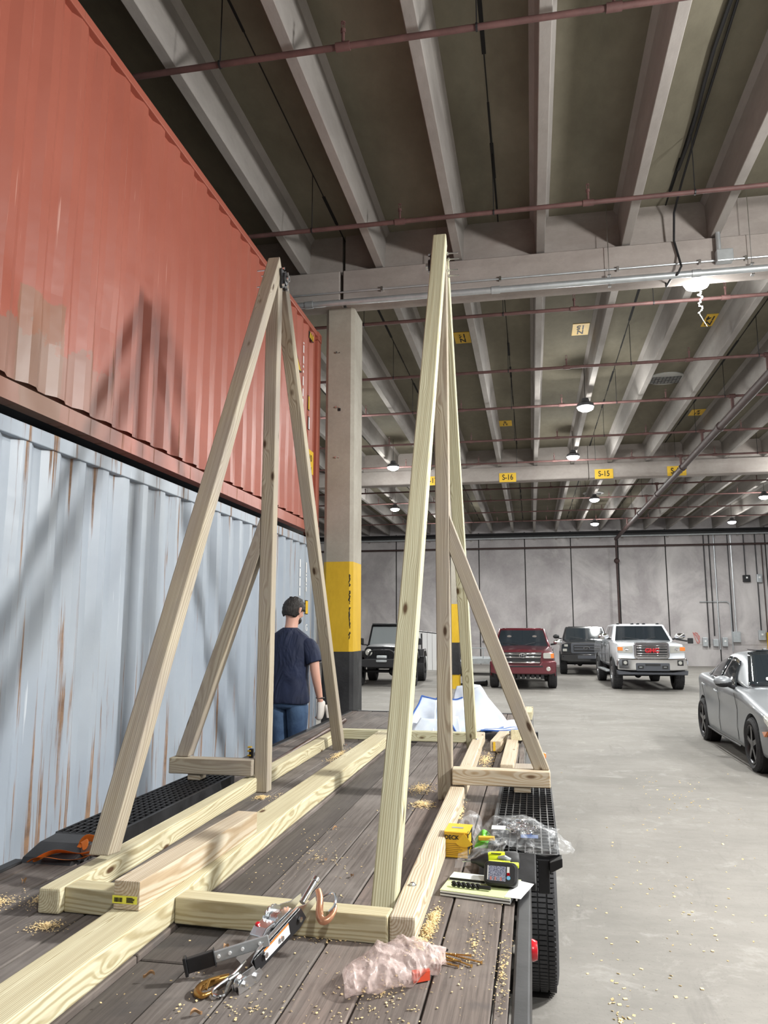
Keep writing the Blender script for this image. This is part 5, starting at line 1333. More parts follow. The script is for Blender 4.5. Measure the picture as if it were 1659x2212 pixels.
# T-shirt
def ring(c, rx, ry, n=28, ph=0, dz=0, wob=0.0):
    return [(c[0] + rx * math.cos(2 * PI * i / n), c[1] + ry * (abs(math.sin(2 * PI * i / n)) ** 0.85) * (1 if math.sin(2 * PI * i / n) > 0 else -1), c[2] + dz * math.cos(2 * PI * i / n) ** 2 + wob * math.sin(6 * PI * i / n)) for i in range(n)]
b = MB()
b.loft([ring((0, 0.0, 0.862), 0.192, 0.142, wob=0.006), ring((0, 0.0, 0.90), 0.196, 0.146), ring((0, 0.0, 1.0), 0.186, 0.136), ring((0, 0.0, 1.12), 0.178, 0.126), ring((0, 0, 1.25), 0.192, 0.130),
        ring((0, 0, 1.36), 0.212, 0.128), ring((0, 0.0, 1.425), 0.205, 0.112), ring((0, 0.002, 1.462), 0.165, 0.098), ring((0, 0.008, 1.500), 0.100, 0.086), ring((0, 0.012, 1.525), 0.070, 0.070), ring((0, 0.014, 1.52), 0.062, 0.064)], cap=False)
o = b.build('t_shirt', mnavy, per, local=True, smooth=True, solid=0.006, sub=1)
for s_ in (1, -1):
    def sr(c, r, tl):
        c = Vector(c); ax = Vector((s_ * 0.32, -0.02, -1)).normalized(); a = ax.orthogonal().normalized(); bb_ = ax.cross(a)
        return [tuple(c + (a * math.cos(2 * PI * i / 18) + bb_ * math.sin(2 * PI * i / 18)) * r) for i in range(18)]
    b = MB(); b.loft([sr((s_ * 0.120, 0, 1.425), 0.050, 0), sr((s_ * 0.165, 0, 1.408), 0.070, 0), sr((s_ * 0.200, -0.004, 1.36), 0.076, 0), sr((s_ * 0.235, -0.008, 1.285), 0.072, 0), sr((s_ * 0.252, -0.012, 1.215), 0.071, 0)], cap=False)
    b.build('sleeve', mnavy, per, local=True, smooth=True, solid=0.006, sub=1)
b = MB(); b.tube([(0.066 * math.cos(a * PI / 14), 0.012 + 0.066 * math.sin(a * PI / 14), 1.524) for a in range(28)], 0.005, 6, closed=True); b.build('collar', mnavy, per, local=True, smooth=True)
b = MB()
for s_ in (1, -1): b.tube([(s_ * 0.004, -0.083, 1.462), (s_ * 0.013, -0.084, 1.468), (s_ * 0.016, -0.087, 1.457), (s_ * 0.004, -0.088, 1.454)], 0.0022, 5)
b.build('shirt_emblem', plain('emblem_blue', (0.04, 0.07, 0.25), 0.6), per, local=True)
# jeans
b = MB(); b.loft([ring((0, 0.0, 0.80), 0.178, 0.130), ring((0, 0, 0.88), 0.184, 0.134), ring((0, 0, 0.97), 0.172, 0.122), ring((0, 0, 1.01), 0.166, 0.116)], cap=True); b.build('jeans', mjean, per, local=True, smooth=True, sub=1)
for s_ in (1, -1):
    b = MB(); b.loft([ring((s_ * 0.085, 0, 0.90), 0.095, 0.118), ring((s_ * 0.088, 0.01, 0.78), 0.095, 0.108), ring((s_ * 0.082, 0.02, 0.60), 0.080, 0.086), ring((s_ * 0.080, 0.02, 0.46), 0.071, 0.076), ring((s_ * 0.080, -0.005, 0.28), 0.067, 0.072), ring((s_ * 0.080, -0.01, 0.07), 0.062, 0.070)])
    b.build('trouser_leg', mjean, per, local=True, smooth=True, sub=1)
    b = MB(); b.loft([ring((s_ * 0.084, 0.035, 0.0), 0.047, 0.135), ring((s_ * 0.084, 0.035, 0.03), 0.050, 0.138), ring((s_ * 0.083, 0.02, 0.075), 0.046, 0.105), ring((s_ * 0.082, -0.015, 0.115), 0.045, 0.055)]); b.build('shoe', M['black'], per, local=True, smooth=True, bevel=0.0)
# glove held round the right hand, wrist bands
bx, by, bz0 = V[hands[1]]
mglove = plain('glove_white', (0.62, 0.58, 0.54), 0.85, vary=0.15)
b = MB(); b.loft([ring((bx, by - 0.005, bz0 + 0.065), 0.038, 0.040, 16), ring((bx, by, bz0 + 0.03), 0.036, 0.050, 16), ring((bx, by + 0.002, bz0 - 0.02), 0.034, 0.056, 16), ring((bx - 0.01, by + 0.004, bz0 - 0.07), 0.032, 0.050, 16), ring((bx - 0.02, by + 0.004, bz0 - 0.115), 0.024, 0.040, 16)]); b.build('glove', mglove, per, local=True, smooth=True, sub=1)
b = MB(); b.tube([(bx + 0.04, by + 0.01, bz0 + 0.02), (bx + 0.055, by + 0.02, bz0 - 0.03), (bx + 0.06, by + 0.02, bz0 - 0.09)], [0.014, 0.02, 0.012], 10); b.build('glove_thumb', mglove, per, local=True, smooth=True)
b = MB(); b.tube([(V[hands[1]][0] + 0.034 * math.cos(a * PI / 8), by - 0.02 + 0.034 * math.sin(a * PI / 8), bz0 + 0.085) for a in range(16)], 0.006, 6, closed=True); b.build('wrist_band', M['black'], per, local=True, smooth=True)
bx, by, bz0 = V[hands[-1]]
b = MB(); b.tube([(bx + 0.034 * math.cos(a * PI / 8), by - 0.02 + 0.034 * math.sin(a * PI / 8), bz0 + 0.075) for a in range(16)], 0.005, 6, closed=True); b.build('bracelet', M['white'], per, local=True, smooth=True)

# ================================================================ VEHICLES
M['sedanrim'] = plain('sedan_rim', (0.06, 0.06, 0.065), 0.3, 0.5)
def paint(name, col, metal=0.3, rough=0.28):
    m = plain(name, col, rough, metal, coat=1.0); return m
def half(y, pts):
    r = [(x, y + dy, z) for (x, z, dy) in pts]
    l = [(-x, yy, z) for (x, yy, z) in r[::-1] if True]
    return r + l
def quadpanel(b, c4, n, u0, u1, v0, v1, off=0.006, th=0.004):
    """panel on the bilinear face c4 (a,b,c,d) between the given fractions, pushed out by off"""
    a, b_, c_, d_ = [Vector(p) for p in c4]
    def P_(u, v): return (a * (1 - u) + b_ * u) * (1 - v) + (d_ * (1 - u) + c_ * u) * v
    nn = (b_ - a).cross(d_ - a).normalized()
    if nn.dot(Vector(n)) < 0: nn = -nn
    fr_ = [P_(u0, v0), P_(u1, v0), P_(u1, v1), P_(u0, v1)]
    b.add([p + nn * off for p in fr_] + [p + nn * (off - th) for p in fr_], [(0, 1, 2, 3), (4, 5, 6, 7), (0, 1, 5, 4), (1, 2, 6, 5), (2, 3, 7, 6), (3, 0, 4, 7)])
def wheels(t, spots, R, tw, rimr, rimmat, knobby=False):
    for (x, y) in spots:
        b = MB(); tyre(b, (x, y, R), R - 0.004, tw, rimr)
        w_ = b.build('wheel', M['rubber'], t, local=True, smooth=True)
        s_ = 1 if x > 0 else -1
        b = MB(); n = 48 if knobby else 60
        for i in range(n):
            a = 2 * PI * i / n; cM = Matrix.Translation((x, y, R)) @ Matrix.Rotation(a, 4, 'X')
            for xc in ((-0.34, -0.12, 0.12, 0.34) if knobby else (-0.3, 0.0, 0.3)):
                dd = (i % 2) * 0.05
                b.cb((tw * (xc + dd * 0.3), 0, R - 0.003), (tw * 0.17, 2 * PI * R / n * (0.62 if knobby else 0.95), 0.014 if knobby else 0.006), cM)
        b.build('tread', M['rubber'], w_, local=True).parent = w_
        b = MB()
        MB().lathe([(rimr - 0.03, tw * 0.12), (0.0, tw * 0.12)], (x, y, R), (s_, 0, 0), 28).build('hub_recess', M['darkgap'], w_, local=True)
        b.lathe([(rimr, tw * 0.44), (rimr - 0.015, tw * 0.46), (rimr - 0.03, tw * 0.36), (rimr - 0.032, tw * 0.12)], (x, y, R), (s_, 0, 0), 32, cap=False)
        ns = 5 if rimmat is M['sedanrim'] else 8
        for k in range(ns):
            a = 2 * PI * k / ns
            b.cb((s_ * tw * 0.34, 0, rimr * 0.55), (0.03, 0.035 if ns == 8 else 0.06, rimr * 0.86), Matrix.Translation((x, y, R)) @ Matrix.Rotation(a, 4, 'X'))
        b.lathe([(0.07, tw * 0.2), (0.065, tw * 0.42), (0.0, tw * 0.44)], (x, y, R), (s_, 0, 0), 16)
        b.build('rim', rimmat, w_, local=True, smooth=True)

def cabin(t, mat, y1, y2, y3, y4, wb_, wt, zb, zt, side=((0.10, 0.46), (0.52, 0.90)), fglass=M['glass'], rad=0.045, bulge=0.03):
    """greenhouse: windscreen base y1, roof front y2, roof rear y3, rear window base y4"""
    b = MB()
    vs = [(-wb_, y1, zb), (wb_, y1, zb), (wb_, y4, zb), (-wb_, y4, zb), (-wt, y2, zt), (wt, y2, zt), (wt, y3, zt), (-wt, y3, zt)]
    b.add(vs, [(0, 1, 2, 3), (4, 5, 6, 7), (0, 1, 5, 4), (1, 2, 6, 5), (2, 3, 7, 6), (3, 0, 4, 7)])
    b.build('cab', mat, t, local=True, bevel=rad, smooth=True, seg=4)
    b = MB(); b.cb((0, (y2 + y3) / 2 + 0.02, zt + 0.004), (wt * 1.7, (y3 - y2) * 0.86, 0.03)); b.build('roof_skin', mat, t, local=True, bevel=0.014, smooth=True, seg=3)
    b = MB(); quadpanel(b, (vs[0], vs[1], vs[5], vs[4]), (0, -1, 0.3), 0.05, 0.95, 0.02, 0.90, 0.008); b.build('windscreen', fglass, t, local=True, bevel=0.002)
    b = MB(); quadpanel(b, (vs[3], vs[2], vs[6], vs[7]), (0, 1, 0.3), 0.08, 0.92, 0.08, 0.90); b.build('rear_window', M['glass'], t, local=True)
    for s_, f_ in ((1, (vs[1], vs[2], vs[6], vs[5])), (-1, (vs[0], vs[3], vs[7], vs[4]))):
        for (u0, u1) in side:
            b = MB(); quadpanel(b, f_, (s_, 0, 0.2), u0, u1, 0.10, 0.88); b.build('side_window', M['glass'], t, local=True, bevel=0.002)

def truck(name, label, cat, loc, rot, P_):
    t = thing(name, label, cat, loc, rot); W = P_['W']; mat = P_['paint']; R = P_['R']
    zb, zh, zt, zr = P_['zb'], P_['zh'], P_['zt'], P_['zr']; L = P_['L']; fo = P_['fo']; wbse = P_['wb']
    zs = zb + (zh - zb) * 0.55
    def sec(y, zt_, wf=1.0, crown=0.03, dz=0.0):
        return half(y, [(0.0, zb + dz, 0), (W * 0.88 * wf, zb + dz, 0), (W * 0.97 * wf, zb + dz + 0.09, 0), (W * wf, zs, 0), (W * 0.985 * wf, zt_ - 0.14, 0), (W * 0.93 * wf, zt_ - 0.03, 0), (W * 0.80 * wf, zt_, 0), (0.001, zt_ + crown, 0)])
    hy = P_['hy']      # hood rear
    b = MB()
    b.loft([sec(0.03, zh - 0.05, 0.93, 0.02), sec(0.10, zh - 0.005, 0.97, 0.03), sec(0.30, zh + 0.02, 0.99, 0.035), sec(hy * 0.7, zt - 0.03, 1.0, 0.04), sec(hy, zt, 1.0, 0.03), sec(hy + 0.3, zt, 1.0, 0.0), sec(P_['cabend'], zt, 1.0, 0.0), sec(P_['cabend'] + 0.02, P_['bedz'], 1.0, 0.0), sec(L - 0.05, P_['bedz'], 1.0, 0.0), sec(L, P_['bedz'] - 0.04, 0.97, 0.0)])
    o = b.build('body', mat, t, local=True, smooth=True)
    cm = MB()
    for y in (fo, fo + wbse):
        cm.cyl((-W * 1.2, y, R + 0.02), (-W + 0.27, y, R + 0.02), R + P_['arch'], n=28); cm.cyl((W - 0.27, y, R + 0.02), (W * 1.2, y, R + 0.02), R + P_['arch'], n=28)
    cut(o, cm)
    if len(o.data.materials) == 0: o.data.materials.append(mat)
    o.data.set_sharp_from_angle(angle=math.radians(35))
    # dark arch lips and liners
    for s_ in (1, -1):
        for y in (fo, fo + wbse):
            b = MB(); n = 18; rr = R + P_['arch'] + 0.012
            b.tube([(s_ * (W + P_.get('flare', 0.0) - 0.005), y + rr * math.cos(a * PI / n), R + 0.02 + rr * math.sin(a * PI / n)) for a in range(n + 1)], 0.022 + P_.get('flare', 0) * 0.5, 6)
            b.build('arch_trim', P_.get('archmat', mat), t, local=True, smooth=True)
    b = MB(); b.box(-W * 0.75, W * 0.75, 0.25, L - 0.3, zb - 0.10, zb + 0.02); b.cyl((-W * 0.8, fo, R), (W * 0.8, fo, R), 0.05); b.cyl((-W * 0.8, fo + wbse, R), (W * 0.8, fo + wbse, R), 0.06); b.ball((0.1, fo + wbse, R), 0.14, 12, 8); b.ball((-0.25, fo, R), 0.11, 12, 8)
    b.build('chassis', M['black'], t, local=True)
    cabin(t, mat, hy - 0.02, hy + P_['rake'], P_['cabend'] - 0.35, P_['cabend'] + 0.0, W * 0.92, W * 0.76, zt - 0.02, zr, P_['side'], P_.get('fglass', M['glass']))
    tw = P_['tw']
    wheels(t, [(s_ * (W + P_['tout'] - tw / 2), y) for s_ in (1, -1) for y in (fo, fo + wbse)], R, tw, P_['rimr'], P_['rim'], P_.get('knob', False))
    for s_ in (1, -1):
        b = MB(); b.ball((s_ * (W + 0.15), hy + 0.12, zt + 0.12), P_.get('mir', (0.13, 0.07, 0.09)), 14, 10); b.build('mirror', P_['mirmat'], t, local=True, smooth=True)
        b = MB(); b.tube([(s_ * W * 0.93, hy + 0.2, zt + 0.04), (s_ * (W + 0.10), hy + 0.15, zt + 0.07)], 0.03, 6); b.build('mirror_arm', M['black'], t, local=True)
        b = MB()
        for y in P_['handles']: b.cb((s_ * (W + 0.012), y, zt - 0.14), (0.03, 0.16, 0.035))
        b.build('door_handle', P_.get('handmat', mat), t, local=True, bevel=0.008)
        b = MB()
        for y in P_['seams']: b.box(min(s_ * (W - 0.01), s_ * (W + 0.003)), max(s_ * (W - 0.01), s_ * (W + 0.003)), y - 0.004, y + 0.004, zb + 0.12, zt - 0.06)
        b.build('door_gap', M['darkgap'], t, local=True)
    for s_ in (1, -1):
        b = MB(); b.ball((s_ * W * 0.40, hy + 0.9, zt + 0.18), (0.20, 0.10, 0.24), 12, 8); b.build('head_rest', M['black'], t, local=True, smooth=True) if False else None
    b = MB()
    for s_ in (1, -1): b.tube([(s_ * 0.10, hy - 0.03, zt + 0.04), (s_ * 0.50 - 0.1, hy + 0.05, zt + 0.10)], 0.008, 5)
    b.build('wiper', M['black'], t, local=True)
    return t

white = paint('truck_white', (0.72, 0.75, 0.79), 0.0, 0.25); maroon = paint('truck_maroon', (0.13, 0.018, 0.028), 0.35, 0.25); blackp = paint('truck_black', (0.016, 0.017, 0.02), 0.2, 0.22)
grey = plain('trim_slate', (0.07, 0.075, 0.09), 0.6)
# ---- white pickup
Wg = 1.0
g = truck('pickup_truck', 'white lifted pickup truck with a large chrome grille facing the camera', 'truck', (3.40, 23.75, 0), 0.03,
          dict(W=Wg, paint=white, R=0.43, zb=0.62, zh=1.36, zt=1.44, zr=1.93, L=5.9, fo=0.98, wb=3.75, hy=1.42, cabend=3.9, bedz=1.42, arch=0.07, rake=0.62, side=((0.14, 0.47), (0.52, 0.84)),
               tw=0.29, tout=0.03, rimr=0.25, rim=M['rim'], knob=True, mir=(0.16, 0.07, 0.10), mirmat=M['chrome'], handles=(2.45, 3.3), seams=(1.5, 2.62, 3.55), archmat=M['black'], handmat=M['chrome']))
def add(par, b, name, mat, **k): return b.build(name, mat, par, local=True, **k)
# grille
add(g, MB().prism([(x, z + 1.165) for x, z in rrect(0.50, 0.235, 0.09)], 'y', -0.075, 0.06), 'grille_surround', M['chrome'], bevel=0.015, smooth=True)
gi = add(g, MB().prism([(x, z + 1.165) for x, z in rrect(0.435, 0.175, 0.05)], 'y', -0.082, -0.07), 'grille', M['black'])
b = MB()
for z in (1.025, 1.085, 1.165, 1.245, 1.305): b.cb((0, -0.098, z), (0.85, 0.035, 0.034))
add(gi, b, 'grille_bar', M['chrome'], bevel=0.010, smooth=True)
text('GMC', 0.155, Matrix.Translation(g.location) @ Matrix.Rotation(0.03, 4, 'Z') @ frame((0, -0.122, 1.165), (1, 0, 0), (0, 0, 1), (0, -1, 0)), plain('badge_red', (0.55, 0.01, 0.02), 0.3, coat=0.5), 'badge', gi, depth=0.008, sx=1.15, bold=0.006)
for s_ in (1, -1):
    h_ = add(g, MB().prism([(s_ * 0.52, 1.30), (s_ * 0.93, 1.28), (s_ * 0.95, 1.12), (s_ * 0.52, 1.09)], 'y', -0.005, 0.14), 'headlamp', M['headlamp'], bevel=0.01)
    add(h_, MB().box(min(s_ * 0.80, s_ * 0.945), max(s_ * 0.80, s_ * 0.945), -0.015, 0.12, 1.16, 1.265), 'indicator', M['amber'], bevel=0.01)
    add(h_, MB().lathe([(0.055, 0.0), (0.05, 0.02), (0.03, 0.006), (0, 0.006)], (s_ * 0.70, -0.004, 1.21), (0, -1, 0), 18), 'lamp_bowl', M['chrome'], smooth=True)
# bumper
add(g, MB().prism([(-0.99, 0.86), (-0.93, 0.955), (-0.52, 0.935), (0.52, 0.935), (0.93, 0.955), (0.99, 0.86), (0.97, 0.62), (0.56, 0.60), (-0.56, 0.60), (-0.97, 0.62)], 'y', -0.13, 0.10), 'bumper', M['chrome'], bevel=0.03, smooth=True)
add(g, MB().prism([(x, z + 0.70) for x, z in rrect(0.47, 0.115, 0.03)], 'y', -0.155, -0.12), 'bumper_insert', grey, bevel=0.01)
b = MB(); b.box(-0.21, 0.21, -0.165, -0.15, 0.74, 0.79); b.box(-0.42, -0.26, -0.162, -0.15, 0.65, 0.74); b.box(0.26, 0.42, -0.162, -0.15, 0.65, 0.74); add(g, b, 'bumper_opening', M['black'])
b = MB()
for s_ in (1, -1): b.box(s_ * 0.34 - 0.04, s_ * 0.34 + 0.04, -0.166, -0.16, 0.69, 0.705)
add(g, b, 'tow_hook', M['galv'])
for s_ in (1, -1):
    f_ = add(g, MB().box(s_ * 0.77 - 0.085, s_ * 0.77 + 0.085, -0.14, -0.12, 0.74, 0.90), 'fog_lamp', M['black'], bevel=0.015)
    add(f_, MB().lathe([(0.055, 0), (0.045, 0.02), (0, 0.022)], (s_ * 0.765, -0.138, 0.82), (0, -1, 0), 18), 'lamp_bowl', M['headlamp'], smooth=True)
add(g, MB().prism([(-0.99, 0.60), (-0.60, 0.545), (0.60, 0.545), (0.99, 0.60), (0.97, 0.47), (0.5, 0.475), (-0.5, 0.475), (-0.97, 0.47)], 'y', -0.09, 0.14), 'air_dam', grey, bevel=0.02)
b = MB()
for x in (-0.62, -0.18, 0.0, 0.18, 0.60): b.ball((x, 2.15, 1.955), (0.055, 0.07, 0.028), 12, 8)
add(g, b, 'roof_lamp', M['black'], smooth=True)
for s_ in (1, -1): add(g, MB().box(s_ * 1.0 - 0.09, s_ * 1.0 + 0.09, 1.75, 4.0, 0.46, 0.51), 'running_board', M['galv'], bevel=0.01)
b = MB(); b.tube([(1.0, 1.5, 1.48), (1.34, 1.45, 1.42)], 0.03, 6); b.cb((1.42, 1.42, 1.43), (0.16, 0.07, 0.17)); add(g, b, 'towing_mirror', M['black'], bevel=0.02)

# ---- maroon pickup
Wt = 0.965
m_ = truck('pickup_truck', 'dark red pickup truck with a chrome barred grille facing the camera', 'truck', (-0.30, 23.65, 0), 0.02,
           dict(W=Wt, paint=maroon, R=0.37, zb=0.50, zh=1.13, zt=1.26, zr=1.80, L=5.5, fo=0.90, wb=3.3, hy=1.35, cabend=3.1, bedz=1.25, arch=0.06, rake=0.68, side=((0.16, 0.52), (0.56, 0.86)),
                tw=0.27, tout=0.05, rimr=0.22, rim=M['rim'], mir=(0.14, 0.07, 0.08), mirmat=M['chrome'], handles=(2.3,), seams=(1.45, 2.6)))
gg = add(m_, MB().prism([(-0.56, 1.10), (0.56, 1.10), (0.50, 0.80), (-0.50, 0.80)], 'y', -0.02, 0.06), 'grille', M['black'], bevel=0.01)
for z, w_ in ((1.055, 0.55), (0.955, 0.53), (0.80, 0.51)): add(gg, MB().cb((0, -0.035, z), (w_ * 2, 0.05, 0.055)), 'grille_bar', M['chrome'], bevel=0.02, smooth=True)
b = MB()
def ell(rx, rz, cz, r=0.010): b.tube([(rx * math.cos(a * PI / 14), -0.07, cz + rz * math.sin(a * PI / 14)) for a in range(28)], r, 6, closed=True)
ell(0.098, 0.072, 1.005, 0.013); ell(0.036, 0.066, 1.005, 0.009); ell(0.062, 0.028, 1.035, 0.009); add(gg, b, 'badge', M['chrome'], smooth=True)
add(gg, MB().lathe([(0.10, 0), (0.10, 0.004), (0, 0.004)], (0, -0.058, 1.005), (0, -1, 0), 20), 'badge_back', M['black'])
for s_ in (1, -1):
    h_ = add(m_, MB().prism([(x + s_ * 0.755, z + 1.0) for x, z in rrect(0.155, 0.085, 0.04)], 'y', -0.02, 0.12), 'headlamp', M['headlamp'], bevel=0.01, smooth=True)
    add(h_, MB().box(min(s_ * 0.82, s_ * 0.915), max(s_ * 0.82, s_ * 0.915), -0.028, 0.1, 0.925, 1.075), 'indicator', M['amber'], bevel=0.015)
add(m_, MB().prism([(-0.98, 0.80), (-0.94, 0.86), (-0.55, 0.84), (-0.50, 0.735), (0.50, 0.735), (0.55, 0.84), (0.94, 0.86), (0.98, 0.80), (0.96, 0.50), (0.80, 0.46), (-0.80, 0.46), (-0.96, 0.50)], 'y', -0.12, 0.12), 'bumper', maroon, bevel=0.035, smooth=True, seg=3)
add(m_, MB().box(-0.58, 0.58, -0.125, -0.115, 0.665, 0.715), 'air_intake', M['black'], bevel=0.01)
for s_ in (1, -1):
    f_ = add(m_, MB().lathe([(0.065, 0), (0.062, 0.012), (0.048, 0.014), (0.044, 0.006), (0, 0.006)], (s_ * 0.74, -0.118, 0.62), (0, -1, 0), 20), 'fog_lamp', M['headlamp'], smooth=True)
b = MB(); rn = random.Random(5)
for k in range(9): b.cb((-0.56 + k * 0.14, 0.10, 0.40), (0.11, 0.2, 0.13 + rn.uniform(-.02, .03)))
add(m_, b, 'skid_plate', M['black'], bevel=0.02)
for s_ in (1, -1): add(m_, MB().ball((s_ * 0.40, 1.75, 1.42), (0.17, 0.1, 0.17), 12, 8), 'seat_back', plain('seat_tan%d' % s_, (0.14, 0.12, 0.11), 0.8), smooth=True)

# ---- black pickup by the wall
bt = truck('pickup_truck', 'black pickup truck parked by the back wall between the red and the white trucks', 'truck', (2.07, 31.3, 0), -0.03,
           dict(W=1.0, paint=blackp, R=0.42, zb=0.56, zh=1.22, zt=1.36, zr=1.87, L=5.9, fo=0.95, wb=3.6, hy=1.40, cabend=3.7, bedz=1.36, arch=0.06, rake=0.62, side=((0.14, 0.47), (0.52, 0.84)),
                tw=0.29, tout=0.04, rimr=0.24, rim=M['darkrim'], knob=True, mirmat=M['black'], handles=(2.4, 3.2), seams=(1.5, 2.6)))
add(bt, MB().prism([(x, z + 1.04) for x, z in rrect(0.60, 0.20, 0.07)], 'y', -0.05, 0.05), 'grille_surround', grey, bevel=0.012)
gi = add(bt, MB().prism([(x, z + 1.04) for x, z in rrect(0.50, 0.13, 0.04)], 'y', -0.06, -0.04), 'grille', M['black'])
b = MB()
for z in (1.00, 1.10): b.cb((0, -0.065, z), (0.94, 0.02, 0.05))
add(gi, b, 'grille_bar', grey, bevel=0.008)
b = MB(); b.tube([(0.115 * math.cos(a * PI / 12), -0.085, 1.05 + 0.045 * math.sin(a * PI / 12)) for a in range(24)], 0.008, 6, closed=True); b.tube([(-0.06, -0.085, 1.05), (-0.02, -0.085, 1.065), (0.0, -0.085, 1.04), (0.05, -0.085, 1.06)], 0.007, 5); add(gi, b, 'badge', M['chrome'], smooth=True)
for s_ in (1, -1):
    h_ = add(bt, MB().prism([(s_ * 0.63, 1.22), (s_ * 0.95, 1.19), (s_ * 0.95, 0.90), (s_ * 0.63, 0.88)], 'y', -0.01, 0.12), 'headlamp', M['glass'], bevel=0.01)
    add(h_, MB().box(s_ * 0.78 - 0.07, s_ * 0.78 + 0.07, -0.02, 0.0, 1.10, 1.19), 'lamp_bowl', M['headlamp'], bevel=0.01)
    add(h_, MB().box(s_ * 0.83 - 0.08, s_ * 0.83 + 0.08, -0.02, 0.0, 0.92, 1.02), 'lamp_bowl', M['headlamp'], bevel=0.01)
add(bt, MB().prism([(-0.99, 0.82), (0.99, 0.82), (0.98, 0.58), (0.7, 0.52), (-0.7, 0.52), (-0.98, 0.58)], 'y', -0.12, 0.1), 'bumper', blackp, bevel=0.03, smooth=True)
add(bt, MB().box(-0.35, 0.35, -0.135, -0.115, 0.64, 0.76), 'plate_recess', grey, bevel=0.01)
b = MB(); 
for s_ in (1, -1): b.tube([(s_ * 0.9, 0.0, 0.80), (s_ * 0.9, -0.14, 0.72)], 0.02, 6)
b.tube([(-0.9, 0.95, 0.42), (-0.45, 0.6, 0.42), (0.0, 0.6, 0.47), (0.45, 0.6, 0.42), (0.9, 0.95, 0.42)], 0.04, 8)
add(bt, b, 'suspension', M['dark'])

# ---- black off-roader with round lamps
jp = thing('off_roader', 'black open-wheeled off-roader with a grey bonnet and round lamps, left of the tall timber leg', 'car', (-4.66, 23.9, 0), 0.02)
mh = plain('bonnet_grey', (0.28, 0.285, 0.295), 0.4, 0.2, coat=0.4)
b = MB()
def jsec(y, w_, z0, z1): return half(y, [(0, z0, 0), (w_, z0, 0), (w_ + 0.01, (z0 + z1) / 2, 0), (w_ * 0.96, z1 - 0.04, 0), (w_ * 0.82, z1, 0), (0.001, z1 + 0.025, 0)])
b.loft([jsec(0.35, 0.60, 0.75, 1.22), jsec(0.42, 0.61, 0.72, 1.25), jsec(1.5, 0.70, 0.70, 1.30)]); add(jp, b, 'bonnet', mh, smooth=True)
b = MB(); b.box(-0.78, 0.78, 1.5, 3.9, 0.62, 1.28); add(jp, b, 'body', blackp, bevel=0.05, smooth=True)
gi = add(jp, MB().prism([(-0.60, 0.80), (-0.60, 1.15), (-0.52, 1.235), (0.52, 1.235), (0.60, 1.15), (0.60, 0.80)], 'y', 0.28, 0.40), 'grille', blackp, bevel=0.02, smooth=True)
b = MB()
for k in range(7): b.prism([(x + (k - 3) * 0.095, z + 1.04) for x, z in rrect(0.025, 0.12, 0.02)], 'y', 0.27, 0.285)
add(gi, b, 'grille_slot', M['darkgap'])
for s_ in (1, -1):
    add(jp, MB().lathe([(0.115, 0), (0.11, 0.02), (0.09, 0.03), (0, 0.045)], (s_ * 0.46, 0.285, 1.05), (0, -1, 0), 24), 'headlamp', M['headlamp'], smooth=True)
    b = MB(); b.prism([(0.30, 0.98), (0.34, 1.06), (0.55, 1.10), (1.25, 1.10), (1.5, 0.85), (1.42, 0.82), (1.2, 1.02), (0.6, 1.03), (0.42, 0.98)], 'x', s_ * 0.62, s_ * 1.0); add(jp, b, 'wheel_arch', blackp, bevel=0.015)
    b = MB(); b.prism([(2.6, 0.85), (2.85, 1.10), (3.5, 1.10), (3.8, 0.85), (3.72, 0.82), (3.45, 1.02), (2.9, 1.02), (2.68, 0.82)], 'x', s_ * 0.76, s_ * 1.0); add(jp, b, 'wheel_arch', blackp, bevel=0.015)
cabin(jp, blackp, 1.5, 1.85, 3.7, 3.85, 0.74, 0.66, 1.26, 1.93, ((0.08, 0.42), (0.50, 0.92)), plain('jeep_glass', (0.22, 0.24, 0.25), 0.05, coat=1.0), 0.03)
add(jp, MB().box(-0.62, 0.62, 1.72, 1.84, 1.92, 1.98), 'light_bar', M['black'], bevel=0.02)
for s_ in (1, -1):
    add(jp, MB().cb((s_ * 0.98, 1.62, 1.38), (0.18, 0.08, 0.22)), 'mirror', M['black'], bevel=0.03)
    b = MB(); b.tube([(s_ * 0.78, 1.6, 1.26), (s_ * 0.95, 1.62, 1.27), (s_ * 0.98, 1.62, 1.34)], 0.02, 6); add(jp, b, 'mirror_arm', M['black'])
add(jp, MB().prism([(-0.86, 0.80), (-0.5, 0.86), (0.5, 0.86), (0.86, 0.80), (0.86, 0.66), (0.5, 0.60), (-0.5, 0.60), (-0.86, 0.66)], 'y', -0.02, 0.22), 'bumper', M['black'], bevel=0.02)
b = MB(); b.tube([(-0.48, 0.05, 0.84), (-0.36, 0.02, 1.08), (-0.25, 0.02, 1.13), (0.25, 0.02, 1.13), (0.36, 0.02, 1.08), (0.48, 0.05, 0.84)], 0.030, 10); add(jp, b, 'bull_bar', M['dark'], smooth=True)
add(jp, MB().cb((0, 0.03, 0.92), (0.32, 0.12, 0.09)), 'winch', M['galv'], bevel=0.02)
b = MB(); b.prism([(x, z + 0.80) for x, z in rrect(0.17, 0.035, 0.03)], 'y', -0.05, -0.02); add(jp, b, 'fairlead', M['galv'], bevel=0.005)
b = MB(); b.cyl((-0.75, 0.75, 0.45), (0.75, 0.75, 0.45), 0.05); b.cyl((-0.75, 3.2, 0.45), (0.75, 3.2, 0.45), 0.05); b.ball((0.25, 0.75, 0.45), 0.15, 12, 8); b.tube([(-0.6, 0.5, 0.62), (0.5, 0.55, 0.55)], 0.03, 8); b.box(-0.4, 0.4, 0.5, 3.6, 0.55, 0.68); add(jp, b, 'axle', M['dark'])
